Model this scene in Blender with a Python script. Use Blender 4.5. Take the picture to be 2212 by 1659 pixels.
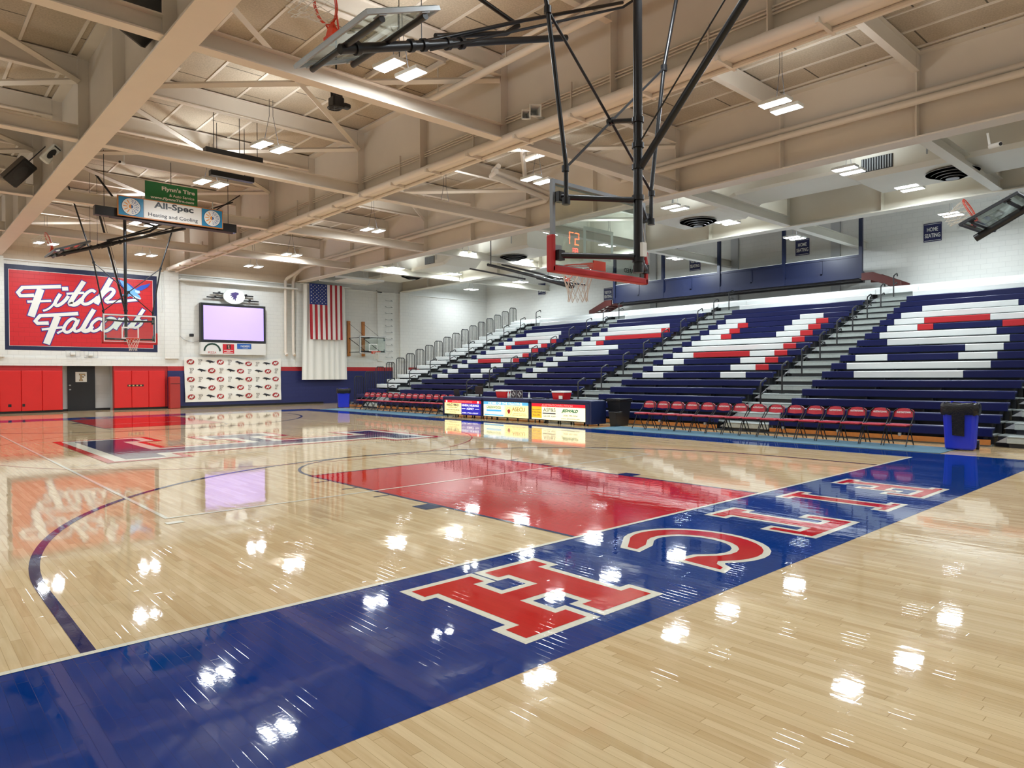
import bpy, math, random
from mathutils import Vector, Matrix
random.seed(7)
for o in list(bpy.data.objects): bpy.data.objects.remove(o)
S = bpy.context.scene
COL = S.collection
PI = math.pi
# ---------------------------------------------------------------- camera
CAM = Vector((-6.869, -4.638, 1.608)); YAW, PIT, ROL, FPX = 0.73778, -0.01273, -0.00474, 1488.2
fw = Vector((math.sin(YAW)*math.cos(PIT), math.cos(YAW)*math.cos(PIT), math.sin(PIT)))
sd = fw.cross(Vector((0, 0, 1))).normalized(); up = sd.cross(fw)
s2 = sd*math.cos(ROL)+up*math.sin(ROL); u2 = -sd*math.sin(ROL)+up*math.cos(ROL)
cd = bpy.data.cameras.new('camera'); cam = bpy.data.objects.new('camera', cd); COL.objects.link(cam)
M4 = Matrix(((s2.x, u2.x, -fw.x, CAM.x), (s2.y, u2.y, -fw.y, CAM.y), (s2.z, u2.z, -fw.z, CAM.z), (0, 0, 0, 1)))
cam.matrix_world = M4
cd.sensor_width = 36; cd.lens = FPX*36/2212; cd.clip_end = 200; cd.clip_start = .05
S.camera = cam
# ---------------------------------------------------------------- world, colour management
W = bpy.data.worlds.new('world'); S.world = W; W.use_nodes = True
W.node_tree.nodes['Background'].inputs[0].default_value = (.9, .93, 1, 1)
W.node_tree.nodes['Background'].inputs[1].default_value = .15
S.view_settings.view_transform = 'Standard'; S.view_settings.look = 'None'
S.view_settings.exposure = 0.22; S.view_settings.gamma = 1; S.view_settings.use_curve_mapping = False
S.cycles.use_denoising = True
S.cycles.max_bounces = 6; S.cycles.diffuse_bounces = 3; S.cycles.glossy_bounces = 3; S.cycles.use_adaptive_sampling = True; S.cycles.adaptive_threshold = .1; S.cycles.caustics_reflective = False; S.cycles.transparent_max_bounces = 12
LAMP_W = 62.0      # watts per lamp panel
LAMP_C = (0.87, 0.95, 1.0)
UP_FRAC = .25     # part of each lamp's light that leaves upwards

# ---------------------------------------------------------------- materials
def lin(c):
    return tuple(((v/255)/12.92 if v/255 <= .04045 else ((v/255+.055)/1.055)**2.4) for v in c)
_m = {}
def mat(name, rgb, rough=.5, metal=0, coat=0, emit=0, spec=.5, noise=0, nscale=8, bump=0, bscale=60):
    if name in _m: return _m[name]
    m = bpy.data.materials.new(name); m.use_nodes = True; nt = m.node_tree; b = nt.nodes['Principled BSDF']
    c = lin(rgb)+(1,)
    b.inputs['Base Color'].default_value = c
    b.inputs['Roughness'].default_value = rough; b.inputs['Metallic'].default_value = metal
    b.inputs['Coat Weight'].default_value = coat; b.inputs['Coat Roughness'].default_value = .06
    b.inputs['Specular IOR Level'].default_value = spec
    if emit:
        b.inputs['Emission Color'].default_value = c; b.inputs['Emission Strength'].default_value = emit
    tc = nt.nodes.new('ShaderNodeTexCoord')
    if noise:
        n = nt.nodes.new('ShaderNodeTexNoise'); n.inputs['Scale'].default_value = nscale; n.inputs['Detail'].default_value = 5
        nt.links.new(tc.outputs['Object'], n.inputs['Vector'])
        mx = nt.nodes.new('ShaderNodeMix'); mx.data_type = 'RGBA'
        mx.inputs[6].default_value = tuple(v*(1-noise) for v in c[:3])+(1,); mx.inputs[7].default_value = tuple(min(1, v*(1+noise)) for v in c[:3])+(1,)
        nt.links.new(n.outputs['Fac'], mx.inputs[0]); nt.links.new(mx.outputs[2], b.inputs['Base Color'])
    if bump:
        n = nt.nodes.new('ShaderNodeTexNoise'); n.inputs['Scale'].default_value = bscale
        nt.links.new(tc.outputs['Object'], n.inputs['Vector'])
        bp = nt.nodes.new('ShaderNodeBump'); bp.inputs['Strength'].default_value = bump; bp.inputs['Distance'].default_value = .01
        nt.links.new(n.outputs['Fac'], bp.inputs['Height']); nt.links.new(bp.outputs[0], b.inputs['Normal'])
    _m[name] = m; return m

def mth(nt, op, a, b=None, c=None):
    n = nt.nodes.new('ShaderNodeMath'); n.operation = op
    for i, v in enumerate((a, b, c)):
        if v is None: continue
        if isinstance(v, (int, float)): n.inputs[i].default_value = v
        else: nt.links.new(v, n.inputs[i])
    return n.outputs[0]

def floor_mat(name, c1, c2, var=1.0):
    """lacquered strip flooring laid along Y; c1..c2 plank colour range"""
    m = bpy.data.materials.new(name); m.use_nodes = True; nt = m.node_tree; b = nt.nodes['Principled BSDF']
    g = nt.nodes.new('ShaderNodeNewGeometry'); sp = nt.nodes.new('ShaderNodeSeparateXYZ'); nt.links.new(g.outputs['Position'], sp.inputs[0])
    X, Y = sp.outputs[0], sp.outputs[1]
    u = mth(nt, 'DIVIDE', X, .057); row = mth(nt, 'FLOOR', u); fu = mth(nt, 'FRACT', u)
    wn = nt.nodes.new('ShaderNodeTexWhiteNoise'); wn.noise_dimensions = '1D'; nt.links.new(row, wn.inputs['W'])
    off = mth(nt, 'MULTIPLY', wn.outputs['Value'], 7.3)
    v = mth(nt, 'ADD', mth(nt, 'DIVIDE', Y, .85), off); col = mth(nt, 'FLOOR', v); fv = mth(nt, 'FRACT', v)
    cmb = nt.nodes.new('ShaderNodeCombineXYZ'); nt.links.new(row, cmb.inputs[0]); nt.links.new(col, cmb.inputs[1])
    w2 = nt.nodes.new('ShaderNodeTexWhiteNoise'); w2.noise_dimensions = '3D'; nt.links.new(cmb.outputs[0], w2.inputs['Vector'])
    mp = nt.nodes.new('ShaderNodeMapping'); mp.inputs['Scale'].default_value = (38, 2.2, 1); nt.links.new(g.outputs['Position'], mp.inputs[0])
    gn = nt.nodes.new('ShaderNodeTexNoise'); gn.inputs['Scale'].default_value = 1.0; gn.inputs['Detail'].default_value = 6; nt.links.new(mp.outputs[0], gn.inputs['Vector'])
    f = mth(nt, 'ADD', mth(nt, 'MULTIPLY', w2.outputs['Value'], .46*var), mth(nt, 'MULTIPLY', gn.outputs['Fac'], .72*var))
    mx = nt.nodes.new('ShaderNodeMix'); mx.data_type = 'RGBA'; mx.inputs[6].default_value = lin(c1)+(1,); mx.inputs[7].default_value = lin(c2)+(1,)
    nt.links.new(f, mx.inputs[0])
    # darker narrow seams between strips
    e = mth(nt, 'MINIMUM', fu, mth(nt, 'SUBTRACT', 1, fu)); ev = mth(nt, 'MINIMUM', fv, mth(nt, 'SUBTRACT', 1, fv))
    s_ = mth(nt, 'MINIMUM', mth(nt, 'DIVIDE', e, .025), mth(nt, 'DIVIDE', ev, .003)); s_ = mth(nt, 'MINIMUM', s_, 1)
    mx2 = nt.nodes.new('ShaderNodeMix'); mx2.data_type = 'RGBA'; mx2.inputs[6].default_value = tuple(x*.72 for x in lin(c1))+(1,)
    nt.links.new(mx.outputs[2], mx2.inputs[7]); nt.links.new(s_, mx2.inputs[0]); nt.links.new(mx2.outputs[2], b.inputs['Base Color'])
    b.inputs['Roughness'].default_value = .6; b.inputs['Specular IOR Level'].default_value = 0.0
    b.inputs['Coat Weight'].default_value = 1; b.inputs['Coat Roughness'].default_value = .035; b.inputs['Coat IOR'].default_value = 1.45
    # lacquer waviness: slight cupping of each strip plus long ripples
    mp2 = nt.nodes.new('ShaderNodeMapping'); mp2.inputs['Scale'].default_value = (9, 2.6, 1); nt.links.new(g.outputs['Position'], mp2.inputs[0])
    rn = nt.nodes.new('ShaderNodeTexNoise'); rn.inputs['Scale'].default_value = 1; rn.inputs['Detail'].default_value = 2; nt.links.new(mp2.outputs[0], rn.inputs['Vector'])
    fr = nt.nodes.new('ShaderNodeTexNoise'); fr.inputs['Scale'].default_value = 45; fr.inputs['Detail'].default_value = 1; nt.links.new(g.outputs['Position'], fr.inputs['Vector'])
    h = mth(nt, 'ADD', mth(nt, 'MULTIPLY', rn.outputs['Fac'], .0013), mth(nt, 'MULTIPLY', s_, .00010))
    h = mth(nt, 'ADD', h, mth(nt, 'MULTIPLY', fr.outputs['Fac'], .00012))
    bp = nt.nodes.new('ShaderNodeBump'); bp.inputs['Strength'].default_value = .55; bp.inputs['Distance'].default_value = 1.0
    nt.links.new(h, bp.inputs['Height']); nt.links.new(bp.outputs[0], b.inputs['Coat Normal'])
    _m[name] = m; return m

def block_mat(name, rgb, along='x', mortar=.86, bw=.406, bh=.203, rough=.45):
    m = bpy.data.materials.new(name); m.use_nodes = True; nt = m.node_tree; b = nt.nodes['Principled BSDF']
    g = nt.nodes.new('ShaderNodeNewGeometry'); sp = nt.nodes.new('ShaderNodeSeparateXYZ'); nt.links.new(g.outputs['Position'], sp.inputs[0])
    cb = nt.nodes.new('ShaderNodeCombineXYZ'); nt.links.new(sp.outputs[0 if along == 'x' else 1], cb.inputs[0]); nt.links.new(sp.outputs[2], cb.inputs[1])
    br = nt.nodes.new('ShaderNodeTexBrick'); nt.links.new(cb.outputs[0], br.inputs['Vector'])
    c = lin(rgb)
    br.inputs['Color1'].default_value = c+(1,); br.inputs['Color2'].default_value = tuple(x*.975 for x in c)+(1,)
    br.inputs['Mortar'].default_value = tuple(x*mortar for x in c)+(1,)
    br.inputs['Scale'].default_value = 1; br.inputs['Mortar Size'].default_value = .008; br.inputs['Mortar Smooth'].default_value = .2
    br.inputs['Brick Width'].default_value = bw; br.inputs['Row Height'].default_value = bh
    nt.links.new(br.outputs['Color'], b.inputs['Base Color']); b.inputs['Roughness'].default_value = rough
    bp = nt.nodes.new('ShaderNodeBump'); bp.inputs['Strength'].default_value = .5; bp.inputs['Distance'].default_value = .004; bp.invert = True
    nt.links.new(br.outputs['Fac'], bp.inputs['Height']); nt.links.new(bp.outputs[0], b.inputs['Normal'])
    _m[name] = m; return m

def deck_mat(name, rgb, cool=False):
    """wood-fibre roof deck panels: tee strips along Y, dark butt joints along X"""
    m = bpy.data.materials.new(name); m.use_nodes = True; nt = m.node_tree; b = nt.nodes['Principled BSDF']
    g = nt.nodes.new('ShaderNodeNewGeometry'); sp = nt.nodes.new('ShaderNodeSeparateXYZ'); nt.links.new(g.outputs['Position'], sp.inputs[0])
    u = mth(nt, 'DIVIDE', mth(nt, 'ADD', sp.outputs[0], .84), .945); r_ = mth(nt, 'FLOOR', u)
    v = mth(nt, 'DIVIDE', mth(nt, 'ADD', sp.outputs[1], mth(nt, 'MULTIPLY', r_, 1.05)), 2.42); fv = mth(nt, 'FRACT', v)
    k = mth(nt, 'LESS_THAN', fv, .014)
    n = nt.nodes.new('ShaderNodeTexNoise'); n.inputs['Scale'].default_value = 26; n.inputs['Detail'].default_value = 6; nt.links.new(g.outputs['Position'], n.inputs['Vector'])
    n2 = nt.nodes.new('ShaderNodeTexNoise'); n2.inputs['Scale'].default_value = .9; nt.links.new(g.outputs['Position'], n2.inputs['Vector'])
    c = lin(rgb)
    mx = nt.nodes.new('ShaderNodeMix'); mx.data_type = 'RGBA'; mx.inputs[6].default_value = tuple(x*.40 for x in c)+(1,); mx.inputs[7].default_value = tuple(min(1, x*1.5) for x in c)+(1,)
    nt.links.new(mth(nt, 'ADD', mth(nt, 'MULTIPLY', n.outputs['Fac'], .62), mth(nt, 'MULTIPLY', n2.outputs['Fac'], .38)), mx.inputs[0])
    mx2 = nt.nodes.new('ShaderNodeMix'); mx2.data_type = 'RGBA'; nt.links.new(mx.outputs[2], mx2.inputs[6]); mx2.inputs[7].default_value = tuple(x*.22 for x in c)+(1,)
    nt.links.new(k, mx2.inputs[0]); nt.links.new(mx2.outputs[2], b.inputs['Base Color']); b.inputs['Roughness'].default_value = .9
    bp = nt.nodes.new('ShaderNodeBump'); bp.inputs['Strength'].default_value = .6; bp.inputs['Distance'].default_value = .01
    nt.links.new(n.outputs['Fac'], bp.inputs['Height']); nt.links.new(bp.outputs[0], b.inputs['Normal'])
    _m[name] = m; return m

def glass_mat(name, tint=(.90, .95, .93)):
    m = bpy.data.materials.new(name); m.use_nodes = True; nt = m.node_tree; nt.nodes.remove(nt.nodes['Principled BSDF'])
    out = nt.nodes['Material Output']; t = nt.nodes.new('ShaderNodeBsdfTransparent'); t.inputs[0].default_value = tint+(1,)
    gl = nt.nodes.new('ShaderNodeBsdfGlossy'); gl.inputs['Roughness'].default_value = .01
    lw = nt.nodes.new('ShaderNodeLayerWeight'); lw.inputs[0].default_value = .5
    fr = mth(nt, 'ADD', mth(nt, 'MULTIPLY', mth(nt, 'POWER', lw.outputs['Facing'], 4.0), .75), .045)
    mx = nt.nodes.new('ShaderNodeMixShader'); nt.links.new(fr, mx.inputs[0]); nt.links.new(t.outputs[0], mx.inputs[1]); nt.links.new(gl.outputs[0], mx.inputs[2])
    nt.links.new(mx.outputs[0], out.inputs[0]); _m[name] = m; return m

CREAM = mat('ceiling_paint', (228, 217, 203), .55, noise=.04, nscale=2)
WHITEP = mat('white_steel_paint', (226, 222, 208), .5, noise=.03, nscale=2)
WHITE = mat('white_paint', (236, 238, 234), .45)
BLACK = mat('black_paint', (26, 27, 30), .35)
DARK = mat('dark_metal', (40, 42, 46), .4)
NAVY = mat('navy_plastic', (12, 22, 78), .38, noise=.06, nscale=3, spec=.3)
NAVYP = mat('navy_paint', (15, 26, 58), .4)
NAVYT = mat('navy_table', (26, 38, 80), .4)
SWHITE = mat('white_seat_plastic', (232, 236, 234), .38)
SRED = mat('red_seat_plastic', (196, 30, 40), .38)
RED = mat('red_pad_vinyl', (212, 34, 34), .42, noise=.05, nscale=2)
REDD = mat('dull_red_vinyl', (168, 48, 44), .5)
GREY = mat('grey_metal', (140, 144, 148), .4, metal=.3)
STEEL = mat('galvanised_steel', (170, 174, 176), .4, metal=.4, noise=.08, nscale=14)
ALU = mat('aluminium_deck', (150, 158, 156), .5, metal=.15, noise=.2, nscale=10)
ORANGE = mat('rim_paint', (214, 62, 30), .4)
NET = mat('net_cord', (226, 220, 206), .8)
MAROON = mat('maroon_steel', (74, 24, 18), .5)
BLUEBIN = mat('blue_bin_plastic', (28, 48, 200), .35)
BAG = mat('black_bin_liner', (20, 20, 22), .25, bump=.8, bscale=30)
OAK = mat('oak_board', (190, 122, 58), .45, noise=.25, nscale=9)
MATT = mat('grey_blue_carpet', (86, 122, 140), .95, noise=.12, nscale=60)
CREAMP = mat('cream_print', (246, 238, 180), .5)
CLOTH = mat('white_cloth', (240, 240, 234), .8)
GLASS = glass_mat('board_glass')

# ---------------------------------------------------------------- mesh helpers
class MB:
    def __init__(s): s.v = []; s.f = []; s.mi = []; s.cur = 0
    def raw(s, v, f):
        n = len(s.v); s.v += [tuple(p) for p in v]; s.f += [tuple(i+n for i in q) for q in f]; s.mi += [s.cur]*len(f); return s
    def box(s, x0, x1, y0, y1, z0, z1):
        if x0 > x1: x0, x1 = x1, x0
        if y0 > y1: y0, y1 = y1, y0
        if z0 > z1: z0, z1 = z1, z0
        return s.raw([(x0, y0, z0), (x1, y0, z0), (x1, y1, z0), (x0, y1, z0), (x0, y0, z1), (x1, y0, z1), (x1, y1, z1), (x0, y1, z1)],
              [(0, 3, 2, 1), (4, 5, 6, 7), (0, 1, 5, 4), (1, 2, 6, 5), (2, 3, 7, 6), (3, 0, 4, 7)])
    def bbox(s, x0, x1, y0, y1, z0, z1, b=.01):
        """box with chamfered vertical and horizontal edges"""
        if x0 > x1: x0, x1 = x1, x0
        if y0 > y1: y0, y1 = y1, y0
        v = []
        for z, i in ((z0, b), (z0+b, 0), (z1-b, 0), (z1, b)):
            for (px, py, dx, dy) in ((x0+i, y0+i+b, 0, 0), (x0+i+b, y0+i, 0, 0), (x1-i-b, y0+i, 0, 0), (x1-i, y0+i+b, 0, 0), (x1-i, y1-i-b, 0, 0), (x1-i-b, y1-i, 0, 0), (x0+i+b, y1-i, 0, 0), (x0+i, y1-i-b, 0, 0)):
                v.append((px, py, z))
        f = [tuple(range(7, -1, -1)), tuple(range(24, 32))]
        for r in range(3):
            for k in range(8): a = r*8+k; c = r*8+(k+1) % 8; f.append((a, c, c+8, a+8))
        return s.raw(v, f)
    def tube(s, pts, r, n=8, caps=True):
        pts = [Vector(p) for p in pts]; rings = []; prev = None
        rr = r if isinstance(r, (list, tuple)) else [r]*len(pts)
        for i, p in enumerate(pts):
            d = (pts[min(i+1, len(pts)-1)]-pts[max(i-1, 0)]).normalized()
            if prev is None:
                a = Vector((0, 0, 1)) if abs(d.z) < .9 else Vector((1, 0, 0)); e = d.cross(a).normalized()
            else:
                e = (prev-d*prev.dot(d)).normalized()
            prev = e; g = d.cross(e)
            rings.append([p+(e*math.cos(2*PI*k/n)+g*math.sin(2*PI*k/n))*rr[i] for k in range(n)])
        v = [q for R_ in rings for q in R_]; f = []
        for i in range(len(pts)-1):
            for k in range(n): a = i*n+k; b = i*n+(k+1) % n; f.append((a, b, b+n, a+n))
        if caps: f.append(tuple(range(n-1, -1, -1))); f.append(tuple((len(pts)-1)*n+k for k in range(n)))
        return s.raw(v, f)
    def lathe(s, prof, c=(0, 0, 0), n=24):
        v = []; f = []
        for (r, z) in prof:
            for k in range(n): v.append((c[0]+r*math.cos(2*PI*k/n), c[1]+r*math.sin(2*PI*k/n), c[2]+z))
        for i in range(len(prof)-1):
            for k in range(n): a = i*n+k; b = i*n+(k+1) % n; f.append((a, b, b+n, a+n))
        if prof[0][0] > 1e-4: f.append(tuple(range(n-1, -1, -1)))
        if prof[-1][0] > 1e-4: f.append(tuple((len(prof)-1)*n+k for k in range(n)))
        return s.raw(v, f)
    def torus(s, c, R_, r, ax='z', n=32, m=8):
        v = []; f = []
        for i in range(n):
            for k in range(m):
                a = 2*PI*i/n; b = 2*PI*k/m; q = R_+r*math.cos(b); p = (q*math.cos(a), q*math.sin(a), r*math.sin(b))
                if ax == 'x': p = (p[2], p[0], p[1])
                if ax == 'y': p = (p[0], p[2], p[1])
                v.append((c[0]+p[0], c[1]+p[1], c[2]+p[2]))
        for i in range(n):
            for k in range(m): f.append((i*m+k, ((i+1) % n)*m+k, ((i+1) % n)*m+(k+1) % m, i*m+(k+1) % m))
        return s.raw(v, f)
    def prism(s, poly, fn, d0, d1):
        """poly in 2-D; fn(u,v,d)->xyz"""
        n = len(poly); A = sum(poly[i][0]*poly[(i+1) % n][1]-poly[(i+1) % n][0]*poly[i][1] for i in range(n))
        if A < 0: poly = poly[::-1]
        v = [fn(u, w, d0) for u, w in poly]+[fn(u, w, d1) for u, w in poly]
        f = [tuple(range(n-1, -1, -1)), tuple(range(n, 2*n))]+[(i, (i+1) % n, (i+1) % n+n, i+n) for i in range(n)]
        return s.raw(v, f)
    def sheet(s, poly, fn):
        n = len(poly); return s.raw([fn(u, w) for u, w in poly], [tuple(range(n))])
    def stroke(s, pts, w, fn, cap=0):
        """flat ribbon of width w along 2-D pts"""
        P = [Vector(p) for p in pts]; L = []; R_ = []
        for i, p in enumerate(P):
            d0 = (P[i]-P[max(i-1, 0)]); d1 = (P[min(i+1, len(P)-1)]-P[i])
            d = (d0.normalized() if d0.length else Vector((0, 0)))+(d1.normalized() if d1.length else Vector((0, 0)))
            d = d.normalized(); q = p.copy()
            if i == 0: q -= d*cap
            if i == len(P)-1: q += d*cap
            nrm = Vector((-d.y, d.x)); L.append(q+nrm*w/2); R_.append(q-nrm*w/2)
        v = [fn(a.x, a.y) for a in L]+[fn(a.x, a.y) for a in R_]; n = len(P)
        s.raw(v, [(i, i+n, i+1+n, i+1) for i in range(n-1)])
        return s
    def build(s, name, m, parent=None, smooth=False, kind=None):
        me = bpy.data.meshes.new(name); me.from_pydata(s.v, [], s.f)
        for q in (m if isinstance(m, (list, tuple)) else [m]): me.materials.append(q)
        if any(s.mi):
            for p, k in zip(me.polygons, s.mi): p.material_index = k
        if smooth:
            for p in me.polygons: p.use_smooth = True
            try: me.set_sharp_from_angle(angle=math.radians(40))
            except Exception: pass
        me.update()
        o = bpy.data.objects.new(name, me); COL.objects.link(o)
        if parent is not None: o.parent = parent
        if kind: o['kind'] = kind
        return o

def tag(o, label, cat, group=None, kind=None):
    o['label'] = label; o['category'] = cat
    if group: o['group'] = group
    if kind: o['kind'] = kind
    return o
def empty(name, loc, label=None, cat=None, group=None, rz=0):
    o = bpy.data.objects.new(name, None); COL.objects.link(o); o.location = loc; o.rotation_euler = (0, 0, rz); o.empty_display_size = .1
    if label: tag(o, label, cat, group)
    return o
def copy_tree(o, parent=None):
    c = o.copy(); COL.objects.link(c); c.parent = parent
    for ch in list(o.children): copy_tree(ch, c)
    return c
def struct(o): o['kind'] = 'structure'; return o
def shift(parent, o):
    """keep world coordinates of a mesh built in world space when parented under an Empty"""
    o.parent = parent; o.matrix_parent_inverse = Matrix.Translation(-Vector(parent.location)) if parent.type == 'EMPTY' else Matrix.Identity(4); return o
def at_world(root):
    """returns build function whose world-space meshes become parts of root (root unrotated)"""
    def b(mb, name, m, parent=None, **k):
        o = mb.build(name, m, None, **k)
        if parent is None:
            o.parent = root; o.matrix_parent_inverse = Matrix.Translation(-Vector(root.location))
        else:
            o.parent = parent
        return o
    return b

_tc = {}
def text_geo(txt, size=1.0, bold=0.0, shear=0.0, sx=1.0):
    """glyph outlines as a flat mesh centred on the origin -> verts2d, faces, width, height"""
    key = (txt, size, bold, shear, sx)
    if key in _tc: return _tc[key]
    c = bpy.data.curves.new('t', 'FONT'); c.body = txt; c.size = size; c.offset = bold; c.shear = shear; c.align_x = 'CENTER'; c.align_y = 'CENTER'; c.resolution_u = 3
    c.fill_mode = 'FRONT'
    o = bpy.data.objects.new('t', c); COL.objects.link(o); dg = bpy.context.evaluated_depsgraph_get(); me = o.evaluated_get(dg).to_mesh()
    v = [(p.co.x*sx, p.co.y) for p in me.vertices]; f = [tuple(p.vertices) for p in me.polygons]
    o.evaluated_get(dg).to_mesh_clear(); bpy.data.objects.remove(o); bpy.data.curves.remove(c)
    xs = [p[0] for p in v]; ys = [p[1] for p in v]; cx = (min(xs)+max(xs))/2; cy = (min(ys)+max(ys))/2
    v = [(a-cx, b-cy) for a, b in v]; _tc[key] = (v, f, max(xs)-min(xs), max(ys)-min(ys)); return _tc[key]
def put_text(mb, txt, fn, u, v, h, w=None, bold=0.0, shear=0.0):
    """write txt centred at (u,v) of a surface fn(u,v)->xyz, cap height about h, optional total width w"""
    vv, f, tw, th = text_geo(txt, 1.0, bold, shear)
    k = h/th; kx = (w/tw) if w else k
    mb.raw([fn(u+a*kx, v+b*k) for a, b in vv], f); return mb

# ================================================================ FLOOR
WALL_Y, WALL_X = 33.13, 25.05
MAPLE = floor_mat('maple_floor', (194, 158, 108), (240, 216, 172))
FBLUE = floor_mat('blue_floor_paint', (0, 48, 120), (0, 56, 136))
FRED = floor_mat('red_floor_paint', (200, 22, 26), (212, 28, 32))
FCREAM = floor_mat('cream_floor_paint', (236, 232, 212), (242, 238, 220))
FNAVY = floor_mat('navy_floor_paint', (22, 36, 88), (26, 42, 96))
FSTAIN = floor_mat('stained_floor_paint', (156, 104, 58), (178, 126, 76))
fl = struct(MB().box(-14, WALL_X, -12, WALL_Y+1.2, -.1, 0).build('floor', MAPLE))
def fz(z): return lambda x, y: (x, y, z)
def fbuild(mb, name, m): o = mb.build(name, m, fl); return o
def rect(mb, x0, x1, y0, y1, z): mb.raw([(x0, y0, z), (x1, y0, z), (x1, y1, z), (x0, y1, z)], [(0, 1, 2, 3)])
def arc(mb, cx, cy, r0, r1, a0, a1, z, n=64):
    P = [a0+(a1-a0)*i/n for i in range(n+1)]
    v = [(cx+r0*math.cos(a), cy+r0*math.sin(a), z) for a in P]+[(cx+r1*math.cos(a), cy+r1*math.sin(a), z) for a in P]
    mb.raw(v, [(i, i+n+1, i+n+2, i+1) for i in range(n)])
b = MB()
rect(b, -8.65, 8.65, -1.93, 0, .001); rect(b, -8.65, 8.65, 25.6, 27.3, .001); rect(b, 7.62, 8.65, 0, 25.6, .001); rect(b, -8.65, -7.62, 0, 25.6, .001)
fbuild(b, 'painted_border', FBLUE)
for (y0, y1) in ((0, 5.79), (19.81, 25.6)):
    b = MB(); rect(b, -1.80, 1.80, y0, y1, .001); fbuild(b, 'painted_key', FRED)
b = MB()   # navy basketball markings
for (yb, s) in ((0, 1), (25.6, -1)):
    for sx in (-1, 1): rect(b, sx*1.83-.025, sx*1.83+.025, min(yb, yb+s*5.79), max(yb, yb+s*5.79), .0022)
    rect(b, -1.83, 1.83, min(yb+s*5.74, yb+s*5.79), max(yb+s*5.74, yb+s*5.79), .0022)
    arc(b, 0, yb+s*5.79, 1.78, 1.83, 0 if s > 0 else -PI, PI if s > 0 else 0, .0022)
    arc(b, 0, yb+s*1.6, 5.97, 6.05, 0 if s > 0 else -PI, PI if s > 0 else 0, .0022, 96)
    for sx in (-1, 1):
        rect(b, min(sx*5.97, sx*6.05), max(sx*5.97, sx*6.05), min(yb, yb+s*1.6), max(yb, yb+s*1.6), .0022)
        x0, x1 = sorted((sx*1.86, sx*2.1))
        yy = sorted((yb+s*2.15, yb+s*2.45)); rect(b, x0, x1, yy[0], yy[1], .0022)
        for q in (3.35, 4.2, 5.05): rect(b, x0, x1, yb+s*q-.02, yb+s*q+.02, .0022)
fbuild(b, 'court_line', FNAVY)
b = MB()   # cream boundary and volleyball lines
for y in (0, 25.6): rect(b, -7.67, 7.67, y-.05 if y == 0 else y, y if y == 0 else y+.05, .0032)
for x in (-7.67, 7.62): rect(b, x, x+.05, 0, 25.6, .0032)
for x in (-4.55, 4.5): rect(b, x, x+.05, 3.75, 21.85, .0032)
for y in (3.75, 21.8): rect(b, -4.5, 4.5, y, y+.05, .0032)
for y in (9.8, 15.8): rect(b, -4.5, 4.5, y, y+.03, .0032)
rect(b, -4.62, -4.44, 3.42, 3.54, .0032)
fbuild(b, 'court_line', FCREAM)
b = MB(); rect(b, -7.62, 7.62, 12.78, 12.81, .0028); arc(b, 0, 12.8, 5.6, 5.63, 0, 2*PI, .0028, 96); fbuild(b, 'court_line', FRED)
# baseline letters F I T C H : local u to the reader's right (-x), v away from court (-y)
def slab(ch):
    H, t, sf, st = 1.38, .30, .12, .30
    if ch == 'H': return [(0, 0), (.68, 0), (.68, .3), (.57, .3), (.57, .5), (.81, .5), (.81, .3), (.70, .3), (.70, 0), (1.39, 0), (1.39, .3), (1.27, .3), (1.27, 1.05), (1.39, 1.05), (1.39, 1.37), (.71, 1.37), (.71, 1.05), (.81, 1.05), (.81, .83), (.57, .83), (.57, 1.05), (.67, 1.05), (.67, 1.37), (0, 1.37), (0, 1.05), (.11, 1.05), (.11, .3), (0, .3)]
    if ch == 'I': return [(0, 0), (.66, 0), (.66, .2), (.5, .2), (.5, 1.18), (.66, 1.18), (.66, 1.38), (0, 1.38), (0, 1.18), (.16, 1.18), (.16, .2), (0, .2)]
    if ch == 'T': return [(.22, 0), (.87, 0), (.87, .28), (.72, .28), (.72, 1.08), (.85, 1.08), (.85, .80), (1.09, .80), (1.09, 1.38), (0, 1.38), (0, .80), (.24, .80), (.24, 1.08), (.37, 1.08), (.37, .28), (.22, .28)]
    if ch == 'F': return [(0, 0), (.6, 0), (.6, .22), (.46, .22), (.46, .56), (.62, .56), (.62, .42), (.80, .42), (.80, 1.0), (.62, 1.0), (.62, .84), (.46, .84), (.46, 1.12), (.85, 1.12), (.85, .84), (1.05, .84), (1.05, 1.38), (0, 1.38), (0, 1.16), (.14, 1.16), (.14, .22), (0, .22)]
    if ch == 'C':
        P = []
        for i in range(21):
            a = math.radians(52+i*(308-52)/20); P.append((.62+.62*math.cos(a), .69+.70*math.sin(a)))
        P += [(1.06, .22), (1.24, .30), (1.24, .52), (1.02, .52)][1:3]
        P2 = []
        for i in range(17):
            a = math.radians(310-i*(310-50)/16); P2.append((.66+.32*math.cos(a), .69+.37*math.sin(a)))
        P2 = [(.96, .46)]+P2[1:-1]+[(.96, .9)]
        return P+P2+[(1.24, .86), (1.28, 1.40), (1.10, 1.36), (1.04, 1.26)]
def poly_inset(poly, d):
    """move every edge inward by d (simple mitred offset)"""
    n = len(poly); A = sum(poly[i][0]*poly[(i+1) % n][1]-poly[(i+1) % n][0]*poly[i][1] for i in range(n)); sg = 1 if A > 0 else -1; out = []
    for i in range(n):
        p0, p1, p2 = Vector(poly[i-1]), Vector(poly[i]), Vector(poly[(i+1) % n])
        a = (p1-p0).normalized(); c = (p2-p1).normalized(); na = Vector((-a.y, a.x))*sg; nc = Vector((-c.y, c.x))*sg
        m = na+nc; L = m.length
        if L < .3: out.append(tuple(p1+na*d)); continue
        m.normalize(); k = d/max(.35, m.dot(na)); out.append(tuple(p1+m*k))
    return out
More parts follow.
